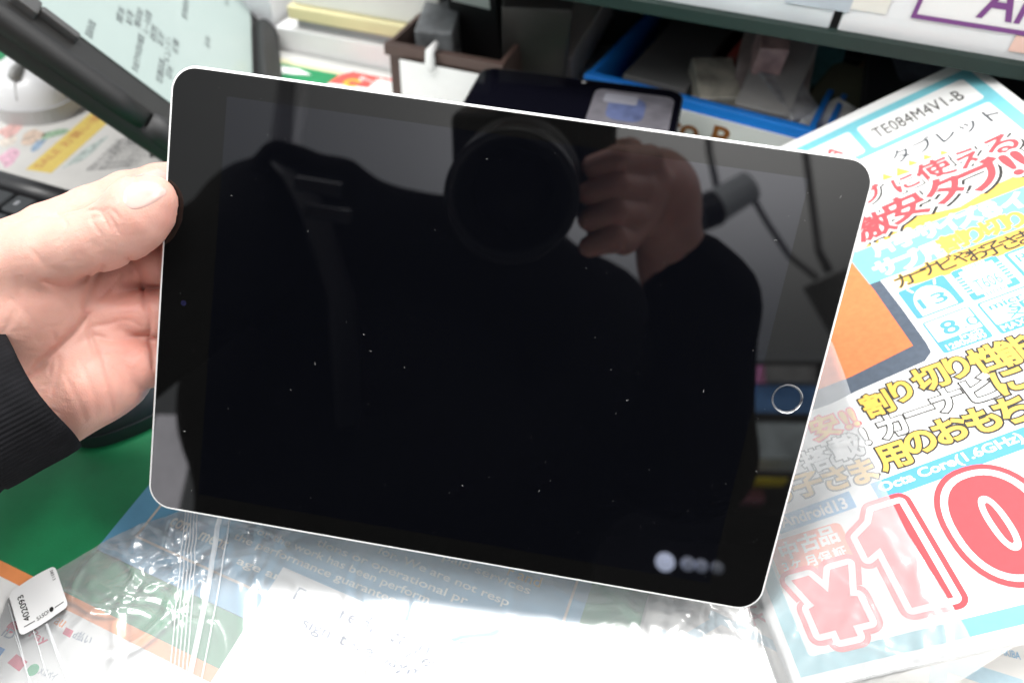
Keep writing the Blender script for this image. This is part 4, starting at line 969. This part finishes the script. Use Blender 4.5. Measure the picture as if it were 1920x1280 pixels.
b_ = scrm.node_tree.nodes['Principled BSDF']; b_.inputs['Emission Color'].default_value = (.62, .72, .70, 1); b_.inputs['Emission Strength'].default_value = .12
rbox('screen', .026, W1 - .03, .030, W2 - .03, -.0039, -.0032, scrm, bev=.0002)
tx_m = ink('lcd_text', (84, 90, 92))
def rpx(u, v):
    d = ray(u, v); s = ((rp_(0, 0, -.0031) - C) @ RN) / (d @ RN); q = C + d * s - rC; return q @ R1, q @ R2
for k, (u, v, u2, v2, txt) in enumerate(((158, 64, 164, 32, '契約内容'), (216, 36, 222, 8, '端末'), (234, 40, 238, 14, '料金'), (246, 128, 256, 58, 'お申込み内容の確認'), (250, 46, 256, 10, '通信料'), (266, 58, 270, 14, 'データ容量'), (280, 72, 284, 42, '保証'), (294, 82, 299, 56, '支払'), (306, 112, 312, 66, 'オプション'), (322, 96, 326, 70, '名義'), (292, 150, 298, 106, '店舗受取'), (310, 142, 314, 120, '住所'), (384, 86, 388, 66, '合計'), (340, 30, 344, -6, '新規契約'), (420, 6, 424, -10, '印'))):
    a, b_ = rpx(u, v), rpx(u2, v2)
    lettering('screen_lettering', txt, rp_(a[0], a[1], -.0031), R2, -R1, RN, abs(b_[1] - a[1]), .0048, tx_m, rug, .004, .0001)
rbox('stand_leg', .05, .058, .10, .108, -.16, -TK, DARKRUB, bev=.001)
setbase(rug, tuple(rp_(0, W2 / 2, -TK)))

# white mouse
def mouse(name, c, ax, size, m, label, cat, wheel=True):
    root = thing(name, label, cat); X, Y = ax; L_, Wd, Hh = size; V, Fc = [], []; nu, nv_ = 40, 20
    for i in range(nv_ + 1):
        ph_ = math.pi / 2 * i / nv_
        for j in range(nu):
            a = 2 * math.pi * j / nu; ca, sa = math.cos(a), math.sin(a)
            rx = math.copysign(abs(ca) ** .8, ca); ry = math.copysign(abs(sa) ** .8, sa); k = math.cos(ph_) ** .55
            V.append(c + X * Wd / 2 * rx * k * (1 - .08 * ry) + Y * L_ / 2 * ry * k + EZ * (Hh * math.sin(ph_) ** .8 * (1 - .1 * ry * k)))
    for i in range(nv_):
        for j in range(nu): Fc.append([i * nu + j, i * nu + (j + 1) % nu, (i + 1) * nu + (j + 1) % nu, (i + 1) * nu + j])
    link('shell', V, Fc, m, root, smooth=True)
    V2 = [c + (v - c) * [1.03, 1.03, 0] + EZ * 0.0 for v in V[:nu]]; V3 = [v + EZ * Hh * .34 for v in V2]
    link('skirt', V2 + V3, [[j, (j + 1) % nu, nu + (j + 1) % nu, nu + j] for j in range(nu)] + [list(range(nu, 2 * nu))], mat('mouse_skirt', (.5, .5, .5), .3) if wheel else m, root, smooth=False)
    if wheel:
        wc = c - Y * L_ * .27 + EZ * (Hh * .97)
        Vw, Fw = [], []
        link('wheel_well', *tube([wc - Y * .015, wc - Y * .008, wc + Y * .008, wc + Y * .015], [.0032, .0052, .0052, .0032], 14), mat('wheel_grey', (.32, .32, .31), .4), root, smooth=True)
        pts = []
        link('button_gap', *tube([c - Y * L_ * y_ + EZ * Hh * z_ for y_, z_ in ((.33, .965), (.37, .93), (.425, .79), (.475, .54))], [.0007] * 4, 6), mat('wheel_grey', (.32, .32, .31), .4), root)
    setbase(root, tuple(c)); return root
mY = np.array([.10, 1, 0]); mY /= np.linalg.norm(mY); mX = np.cross(mY, EZ)
mc = T(52, 236, 0) * [1, 1, 0] + EZ * Z2 + mY * .052
mouse('mouse_or_dark_form', mc, (mX, mY), (.106, .074, .036), mat('mouse_white', (.80, .80, .81), .3), 'white computer mouse with a grey scroll wheel on the newspaper', 'mouse')
dY = EY * .8 + EX * .6; dX = np.cross(dY, EZ)  # dark rounded form beneath the hand, made with the mouse mesh
mouse('mouse_or_dark_form', T(248, 762, .0) * [1, 1, 0] + EZ * Z1, (dX, dY), (.066, .04, .024), mat('dark_form', (.03, .036, .042), .4), 'dark grey rounded form on the green mat beneath the hand', 'mouse', wheel=False)

# keyboard corner
kb = thing('keyboard', 'black keyboard whose far corner shows above the hand', 'keyboard')
kc = T(196, 374, .022) * [1, 1, 0]
KX, KY = EX, EY
kbm = mat('keyboard_case', (.022, .022, .024), .38, var=.1)
box('case', kc - KX * .16 - KY * .07 + EZ * (.009 + Z2), (KX, KY, EZ), (.32, .14, .018), kbm, kb, bev=.003)
V, Fc = tube([kc - KX * (.003 + .314 * q) - KY * .009 + EZ * (.0185 + Z2) for q in np.linspace(0, 1, 6)], [.0075] * 6, 20); link('far_ridge', V, Fc, kbm, kb, smooth=True)
keym = mat('key_cap', (.03, .033, .036), .45, var=.1); km = ink('key_legend', (150, 152, 156))
leg = iter('1234567890-^@:;')
for r_ in range(4):
    for q in range(14):
        cc = kc - KX * (.024 + .0192 * (13 - q) * 0 + .0192 * q + (r_ % 2) * .005) - KY * (.029 + .0192 * r_) + EZ * (.0215 + Z2)
        ko = box('key', cc, (KX, KY, EZ), (.0164, .0164, .007), keym, kb, bev=.0022)
        if r_ == 0 and q < 12:
            lettering('legend', '^-0987654321'[q], cc + EZ * .00355 - KX * .003 - KY * .002, KX, KY, EZ, .0028, .0042, km, ko, 0, .0001)
setbase(kb, tuple(kc - KX * .16 - KY * .07 + EZ * Z2))

# ---------------------------------------------------------------- open storage boxes at the back of the counter
def tray(name, flt, frt, ztop, depth, m, label, cat, zbot=.0, wall=.004, yaw=None, group=None, lip=.006):
    root = thing(name, label, cat, group); a, b = T(*flt, ztop), T(*frt, ztop)
    X = b - a; L_ = np.linalg.norm(X); X /= L_
    if yaw is not None: X = np.array([math.cos(yaw), math.sin(yaw), 0])
    Y = np.cross(EZ, X); a = a * [1, 1, 0]
    q = lambda x0, x1, y0, y1, z0, z1: boxmesh(a + X * (x0 + x1) / 2 + Y * (y0 + y1) / 2 + EZ * (z0 + z1) / 2, (X, Y, EZ), [(x1 - x0) / 2, (y1 - y0) / 2, (z1 - z0) / 2], .0008)
    w = wall
    for nm, args in (('floor', (w, L_ - w, w, depth - w, zbot + .0002, zbot + w)), ('front_wall', (w, L_ - w, 0, w, zbot + .0002, ztop)), ('back_wall', (w, L_ - w, depth - w, depth, zbot + .0002, ztop * 1.6)), ('side_wall', (0, w, 0, depth, zbot + .0002, ztop * 1.0 + .001)), ('side_wall', (L_ - w, L_, 0, depth, zbot + .0002, ztop * 1.0 + .001))):
        V, Fc = q(*args); link(nm, V, Fc, m, root)
    V, Fc = q(-.001, L_ + .001, -lip, .0005, ztop - .007, ztop + .0015); link('rim', V, Fc, m, root)
    setbase(root, tuple(a + EZ * zbot)); return root, a, X, Y, L_
def inbox(name, a, X, Y, x, y, z, size, m, label, cat, rz=0., tilt=0., group=None):
    x_ = X * math.cos(rz) + Y * math.sin(rz); y_ = np.cross(EZ, x_); n_ = EZ * math.cos(tilt) - y_ * math.sin(tilt); y2 = np.cross(n_, x_)
    lowest = size[2] / 2 * abs(n_[2]) + size[1] / 2 * abs(y2[2])
    return box(name, a + X * x + Y * y + EZ * (z + lowest), (x_, y2, n_), size, m, None, bev=.002, label=label, cat=cat, group=group), (x_, y2, n_)
bluep = mat('blue_bin_plastic', lin((36, 134, 232)), .35, var=.05, vscale=30)
brownp = mat('brown_bin', lin((78, 60, 54)), .6, var=.12, vscale=40)
bin1, a1, X1, Y1, L1 = tray('parts_bin', (1103, 137), (1524, 248), .036, .17, bluep, 'blue plastic parts bin with a white name strip along its front', 'bin', Z1, yaw=math.radians(-33))
strip = box('name_strip', a1 + X1 * (L1 * .44) - Y1 * .0070 + EZ * .0165, (X1, Y1, EZ), (.19, .0012, .028), WHITE, bin1, bev=.0004)
strip.matrix_parent_inverse = Matrix.Translation(-bin1.location)
lt = lettering('lettering', 'Micro B', a1 + X1 * (L1 * .44 - .040) - Y1 * .0078 + EZ * .0095, X1, EZ, -Y1, .082, .016, ink('bin_brown', (150, 92, 40)), bin1, .02, .0001); lt.matrix_parent_inverse = Matrix.Translation(-bin1.location)
bin2, a2, X2, Y2, L2 = tray('parts_bin', (1541, 252), (1960, 360), .036, .17, bluep, 'blue plastic parts bin beside the labelled one, behind the price flyer', 'bin', Z1, yaw=math.radians(-33))
dk = mat('dark_goods', (.02, .021, .023), .5, var=.3, vscale=30); gy = mat('grey_goods', (.16, .16, .155), .5, var=.2, vscale=40); rw = mat('red_white_pack', (.35, .30, .29), .4, var=.5, vscale=30); redg = mat('red_goods', (.25, .02, .015), .4)
F1 = Z1 + .0045
inbox('carton', a1, X1, Y1, .045, .085, F1, (.05, .13, .026), mat('grey_card', (.16, .16, .16), .6, var=.1), 'flat grey carton against the side of the labelled blue bin', 'carton', 0, 0)
inbox('packet', a1, X1, Y1, .118, .065, F1, (.052, .07, .03), rw, 'small red and white packet in the labelled blue bin', 'packet', .2, .35)
inbox('packet', a1, X1, Y1, .170, .06, F1, (.04, .06, .024), mat('olive_pack', (.09, .09, .06), .5, var=.3), 'olive grey packet beside the red one in the blue bin', 'packet', -.2, .3)
inbox('packet', a1, X1, Y1, .150, .125, F1, (.12, .05, .04), dk, 'black packet at the back of the labelled blue bin', 'packet', .1, .2)
inbox('packet', a1, X1, Y1, .205, .045, F1, (.022, .04, .02), redg, 'dark red small packet in the labelled blue bin', 'packet', .3, 0)
inbox('carton', a1, X1, Y1, L1 - .040, .055, F1, (.038, .075, .03), mat('pale_grey_card', (.38, .37, .36), .6, var=.12), 'pale grey carton leaning in the right end of the labelled blue bin', 'carton', .05, .35)
for nm_, x_, y_, sz_, c_, rz_, tl_ in (('cream', .085, .035, (.03, .045, .018), (.42, .40, .34), .5, .2), ('scarlet', .105, .10, (.036, .05, .02), (.30, .05, .04), -.3, .5), ('silver grey', .135, .04, (.026, .05, .016), (.34, .34, .35), .9, .3), ('teal', .145, .088, (.03, .04, .02), (.05, .14, .15), .2, .6), ('brown', .19, .09, (.034, .05, .022), (.13, .08, .05), -.5, .4), ('pale pink', .112, .058, (.02, .03, .05), (.45, .30, .29), .3, .3), ('slate', .215, .085, (.04, .05, .026), (.07, .08, .10), .4, .3), ('white', .168, .03, (.024, .036, .014), (.55, .55, .54), -.6, .2)):
    inbox('packet', a1, X1, Y1, x_, y_, F1 + .012, sz_, mat('pack_' + nm_.replace(' ', '_'), c_, .45, var=.45, vscale=70), nm_ + ' little packet among the goods in the labelled blue bin', 'packet', rz_, tl_)
inbox('packet', a2, X2, Y2, .06, .075, F1, (.10, .11, .034), dk, 'charcoal packet in the blue bin behind the flyer', 'packet', .2, .15)
inbox('packet', a2, X2, Y2, .165, .08, F1, (.08, .11, .038), mat('charcoal', (.035, .034, .04), .4, var=.2), 'glossy charcoal pouch next to the charcoal packet', 'pouch', -.2, .1)
# brown bin with a white paper label
bin3, a3, X3, Y3, L3 = tray('storage_bin', (728, 80), (925, 140), .05, .16, brownp, 'brown storage bin with a blank white card hung on its front', 'bin', .0, yaw=YAW)
lb = box('front_card', a3 + X3 * (L3 * .56) - Y3 * .0085 + EZ * .022, (X3, Y3, EZ), (L3 * .84, .001, .042), CARD, bin3, bev=.0003); lb.matrix_parent_inverse = Matrix.Translation(-bin3.location)
V, Fc = tube([a3 + X3 * (L3 * .42) - Y3 * .0102 + EZ * q for q in (.040, .047, .054)] + [a3 + X3 * (L3 * .44) - Y3 * .002 + EZ * .0575], [.0032, .004, .0036, .002], 10)
cl = link('clip', V, Fc, WHITE, bin3, smooth=True); cl.matrix_parent_inverse = Matrix.Translation(-bin3.location)
bb, fr_ = inbox('device_box', a3, X3, Y3, .052, .062, .0045, (.045, .028, .105), mat('black_card', (.008, .008, .009), .5), 'black box with a white label standing in the brown bin', 'box', -.15, .25)
lab = box('label', np.array(bb.data.vertices[0].co) * 0 + sum((np.array(v.co) for v in bb.data.vertices), np.zeros(3)) / len(bb.data.vertices) - fr_[1] * .0145 + fr_[2] * .028, fr_, (.034, .0006, .03), CARD, bb, bev=.0002)
inbox('pouch', a3, X3, Y3, .022, .05, .0045, (.03, .05, .05), mat('clear_pouch', (.22, .23, .24), .2, var=.4, vscale=60), 'grey translucent pouch in the corner of the brown bin', 'pouch', .2, .2)
inbox('device_sleeve', a3, X3, Y3, .102, .05, .0045, (.05, .03, .085), mat('grey_sleeve', (.055, .052, .05), .35, var=.25), 'dark grey sleeve leaning in the brown bin', 'sleeve', .25, .4)
# goods between the bins
gC = T(960, 95) * [1, 1, 0]
inbox('laptop_sleeve', gC, EX, EY, .0, .03, .0, (.16, .03, .10), mat('smoke_sleeve', (.035, .035, .034), .3, var=.3, vscale=25), 'smoky grey sleeve standing behind the phone', 'sleeve', .1, .5)
inbox('charger', gC, EX, EY, .02, -.012, .0, (.03, .09, .022), mat('grey_charger', (.12, .115, .12), .4, var=.2), 'grey charger leaning on the smoky sleeve', 'charger', .5, .5)
inbox('cable_box', T(1088, 118) * [1, 1, 0], EX, EY, 0, 0, 0, (.024, .10, .03), mat('beige_card', (.42, .40, .37), .6, var=.08), 'slim beige carton beside the blue bin', 'carton', -.12, .35)
inbox('black_carton', T(1075, 60) * [1, 1, 0], EX, EY, 0, .02, 0, (.11, .08, .06), dk, 'black carton behind the slim beige one', 'carton', .1, 0)
# pile of papers at the back left
q0 = T(498, 92) * [1, 1, 0]
lay = 0.0
for k, (w_, d_, h_, c_, tx_, lb_, ct_) in enumerate(((.168, .15, .020, (.76, .76, .77), 0, 'white carton at the bottom of the paper pile', 'carton'), (.14, .14, .009, (.36, .36, .38), .02, 'grey folder between the white carton and the yellow pad', 'folder'), (.142, .15, .011, (.68, .62, .36), .016, 'pale yellow note pad in the paper pile', 'note pad'), (.138, .16, .03, (.72, .72, .69), .02, 'cream paper ream on top of the yellow pad', 'paper ream'))):
    vs_, fs_ = boxmesh(q0 + EX * (tx_ + w_ / 2 + .012) + EY * (d_ / 2 + .006 * (k % 2) + .004) + EZ * (lay + h_ / 2 + .0002), (EX, EY, EZ), (w_ / 2, d_ / 2, h_ / 2), .0015)
    link(ct_.replace(' ', '_'), vs_, fs_, mat('pile_%d' % k, c_, .6, var=.04), None, label=lb_, cat=ct_); lay += h_ + .0002
inbox('white_carton', q0 - EX * .035 + EY * .01, EX, EY, 0, .05, 0, (.085, .1, .09), mat('cool_white_card', (.70, .71, .74), .5, var=.03), 'tall white carton beside the rugged tablet screen', 'carton')
# rack with a green shelf edge and white boxes
rack = thing('shelf_rack', 'dark storage rack with a green front edge above the blue bins', 'rack')
ZS = .115
sa, sb_ = T(1180, -2, ZS), T(1920, 124, ZS); SXv = sb_ - sa; SXv /= np.linalg.norm(SXv); SYv = np.cross(EZ, SXv)
greenp = mat('green_shelf_edge', lin((9, 34, 28)), .6, var=.15); darkp = mat('rack_dark', (.012, .012, .013), .6)
box('shelf_edge', sa + SXv * .20 + SYv * .004 - EZ * .0038, (SXv, SYv, EZ), (.78, .008, .0076), greenp, rack, bev=.0008)
box('shelf', sa + SXv * .20 + SYv * .108 - EZ * .0065, (SXv, SYv, EZ), (.78, .2, .008), darkp, rack, bev=.0008)
for s in (-.185, .585): box('post', sa + SXv * s + SYv * .19 + EZ * ((ZS - .0125) / 2 - ZS + .0003), (SXv, SYv, EZ), (.02, .02, ZS - .0125), darkp, rack, bev=.001)
box('added_dark_backing', sa + SXv * .20 + SYv * .206 + EZ * (.11 - ZS + .001), (SXv, SYv, EZ), (.78, .006, .22), darkp, rack, bev=.001)  # black sheet added so the gaps behind the boxes read dark
setbase(rack, tuple((sa + SXv * .2 + SYv * .1) * [1, 1, 0]))
def onshelf(u, v, w_, d_, h_, m, nm, lb_, ct_):
    p = T(u, v, ZS); s = (p - sa) @ SXv
    return box(nm, sa + SXv * (s + w_ / 2) + SYv * (.006 + d_ / 2) + EZ * (h_ / 2 - .0021), (SXv, SYv, EZ), (w_, d_, h_), m, None, bev=.0015, label=lb_, cat=ct_), s
tub = mat('frosted_tub', (.66, .70, .72), .3, var=.12, vscale=25)
t1, s1_ = onshelf(1195, 5, .108, .12, .07, tub, 'frosted_tub', 'frosted white tub on the green edged shelf', 'tub')
for k in range(2): box('paper_slip', sa + SXv * (s1_ + .05 + .048 * k) + SYv * .0052 + EZ * .032, (SXv, SYv, EZ), (.034, .0006, .044), mat('slip_bluegrey', (.45, .50, .55), .5, var=.2), t1, bev=.0002)
t2, s2_ = onshelf(1566, 66, .24, .12, .075, mat('white_tub', (.76, .77, .78), .35, var=.05, vscale=20), 'display_tub', 'white tub with a purple framed card on the green edged shelf', 'tub')
pur = ink('purple', (120, 70, 130))
cs = (T(1716, 22, ZS + .02) - sa) @ SXv; czz = .0125
def cbar(x0, x1, z0, z1, m, y, nm): return box(nm, sa + SXv * (cs + (x0 + x1) / 2) + SYv * y + EZ * (z0 + z1) / 2, (SXv, SYv, EZ), (x1 - x0, .0004, z1 - z0), m, t2, bev=.0001)
cbar(0, .13, czz, czz + .06, CARD, .0055, 'name_card'); cbar(0, .13, czz, czz + .0022, pur, .0050, 'card_frame'); cbar(0, .0022, czz + .0022, czz + .06, pur, .0050, 'card_frame')
lettering('lettering', 'Air', sa + SXv * (cs + .029) + SYv * .0050 + EZ * (czz + .0055), SXv, EZ, -SYv, .030, .019, pur, t2, .012, .0001)
cbar(-.045, -.012, .012, .06, mat('cream_card', (.74, .72, .66), .5), .0054, 'cream_slip'); cbar(.05, .12, .004, .012, mat('peach_print', lin((228, 190, 176)), .5), .0052, 'print_strip')
# ------------------------------------------------------------------ what the dark screen mirrors behind the photographer
ceil_m = mat('ceiling_paint', (.80, .80, .80), .8, var=.02, vscale=2)
box('ceiling', (-.3, -2.3, 2.12), (EX * 0 + [1, 0, 0], [0, 1, 0], EZ), (7.5, 4.0, .04), ceil_m, None, bev=.005, kind='structure')
def rbx(name, u, v, d, wpx, hpx, depth, m, label, cat, **k):
    c = refl(u, v, d); D = d + np.linalg.norm(ray(u, v)) * tabdepth(u, v)
    return box(name, c, ([1, 0, 0], [0, 1, 0], EZ), (wpx / F * D, depth, hpx / F * D), m, None, bev=.003, label=label, cat=cat, **k)
dm = lambda n, c, v=.1, sc=8: mat('shop_' + n, c, .5, var=v, vscale=sc)
# security camera under the ceiling
sc_ = thing('security_camera', 'pale security camera hanging below the ceiling, mirrored beside the hand', 'security camera')
p_ = refl(1385, 368, 1.7); q_ = refl(1340, 395, 1.62); top_ = refl(1330, 285, 1.9)
link('housing', *tube([refl(1405, 350, 1.7), refl(1335, 392, 1.66)], [.040, .044], 16), mat('housing_pale', (.62, .64, .63), .4), sc_, smooth=False)
link('lens_hood', *tube([refl(1340, 390, 1.66), refl(1308, 404, 1.64)], [.046, .044], 16), dm('hood', (.02, .02, .025)), sc_)
link('bracket', *tube([refl(1350, 380, 1.68), top_, top_ + EZ * .9], [.009, .009, .009], 10), dm('bracket', (.12, .12, .13)), sc_)
setbase(sc_, tuple(top_))
sc2 = thing('security_camera', 'dark bracketed security camera by the mirrored tablet edge', 'security camera')
link('housing', *tube([refl(1548, 520, 1.5), refl(1600, 620, 1.5)], [.05, .045], 16), dm('housing_grey', (.2, .2, .2)), sc2)
link('bracket', *tube([refl(1555, 510, 1.5), refl(1535, 470, 1.5), refl(1535, 470, 1.5) + EZ * 1.1], [.010, .008, .008], 10), dm('bracket', (.12, .12, .13)), sc2)
setbase(sc2, tuple(refl(1535, 470, 1.5)))
cord = [refl(1400, 352, 1.72), refl(1440, 420, 1.65), refl(1480, 480, 1.6), refl(1530, 520, 1.52)]
link('cable', *tube(cord, [.007] * 4, 8), dm('bracket', (.12, .12, .13)), None, label='dark cable strung between the two security cameras', cat='cable')
# ceiling rail and pillar
pa, pb = refl(545, 150, 1.6), refl(470, 420, 1.1)
link('ceiling_rail', *tube([refl(548, 60, 2.2), refl(520, 330, 1.3)], [.025, .025], 8), dm('rail', (.10, .10, .11)), None, label='dark ceiling rail mirrored above the left shoulder', cat='rail')
link('light_rail', *tube([refl(590, 60, 2.2), refl(545, 330, 1.3)], [.012, .012], 8), dm('rail_pale', (.55, .55, .56)), None, label='pale thin rail beside the dark ceiling rail', cat='rail')
# shelf of goods on the right, seen past the jacket
bk = thing('display_stand', 'dark display stand holding coloured goods behind the photographer', 'stand')
Dd = 1.45
def plank(v, nm='shelf'):
    c = refl(1430, v, Dd); box(nm, c + np.array([.35, -.12, 0]), ([1, 0, 0], [0, 1, 0], EZ), (1.5, .34, .02), dm('plank', (.03, .03, .032)), bk, bev=.002); return c
plank(795); plank(965)
c_ = refl(1430, 1000, Dd); box('panel', c_ + np.array([.35, -.30, -.05]), ([1, 0, 0], [0, 1, 0], EZ), (1.5, .02, .9), dm('panel', (.05, .045, .05)), bk, bev=.002)
setbase(bk, tuple(c_ - EZ * .5))
def lit(n, c, e):  # material with its own glow, added on the goods and the notice
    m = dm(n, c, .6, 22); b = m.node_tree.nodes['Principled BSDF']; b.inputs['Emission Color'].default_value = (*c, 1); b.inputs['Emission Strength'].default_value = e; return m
mon = thing('shop_monitor', 'lit shop monitor showing pink and blue, mirrored at the home button', 'monitor')
def mpart(nm, u, v, w_, h_, m, dy):
    D = Dd + .3; box(nm, refl(u, v, Dd) + np.array([0, dy, 0]), ([1, 0, 0], [0, 1, 0], EZ), (w_ / F * D, .01, h_ / F * D), m, mon, bev=.001)
mpart('casing', 1450, 740, 190, 130, dm('casing', (.03, .03, .03)), -.012)
mpart('screen', 1450, 758, 170, 66, lit('screen_blue', (.10, .24, .50), 2.0), 0); mpart('screen_top', 1400, 702, 70, 30, lit('screen_pink', (.62, .22, .42), 1.6), 0); mpart('screen_top', 1482, 702, 80, 30, lit('screen_grey', (.3, .3, .3), .8), 0)
setbase(mon, tuple(refl(1450, 795, Dd)))
rbx('product_box', 1440, 838, Dd - .05, 110, 62, .10, lit('white', (.55, .62, .64), .8), 'pale box with added glow below the monitor', 'box'); rbx('product_box', 1372, 905, Dd - .05, 34, 30, .10, lit('orange', lin((240, 110, 50)), 1.2), 'orange packet with added glow by the pale box', 'packet'); rbx('product_box', 1436, 903, Dd - .08, 60, 6, .05, lit('yellow', lin((210, 190, 40)), .8), 'flat yellow strip by the orange packet', 'strip')  # goods brightened by emission put into their colour
rbx('product_box', 1385, 935, Dd - .05, 70, 20, .08, dm('mauve', lin((190, 120, 140))), 'mauve flat box under the orange packet', 'box')
# hanging paper notice on the left, its glow added
no = refl(308, 885, 1.0); box('hanging_notice', no, ([1, 0, 0], [0, 1, 0], EZ), (.08, .004, .2), lit('notice_added_glow', (.62, .60, .64), 5.), None, bev=.001, label='pale paper notice with added glow mirrored at the lower tablet corner beside the hand', cat='notice')
# distant lit bulb row
for k, (u, e, r_) in enumerate(((1247, 6., .016), (1290, 1.2, .012), (1315, 1.0, .011), (1345, .7, .010))):
    m_ = bpy.data.materials.new('lit_lamp_%d' % k); m_.use_nodes = True; b_ = m_.node_tree.nodes['Principled BSDF']
    b_.inputs['Base Color'].default_value = (.8, .85, 1, 1); b_.inputs['Emission Color'].default_value = (.75, .82, 1, 1); b_.inputs['Emission Strength'].default_value = e
    c_ = refl(u, 1053 + k * 3.5, 1.05); V, Fc = lathe(c_, [0, 1., 0], [1., 0, 0], [(.0005, r_), (r_ * .7, r_ * .7), (r_, 0), (r_ * .7, -r_ * .7), (.0005, -r_)], 20)
    link('display_lamp', V, Fc, m_, None, smooth=True, label='large bright round display lamp on the low stand' if k == 0 else ('', 'dim display lamp next to the large bright one', 'dim display lamp in the middle of the dim three', 'faintest display lamp at the end of the row away from the bright one')[k], cat='lamp', group='row of display lamps')
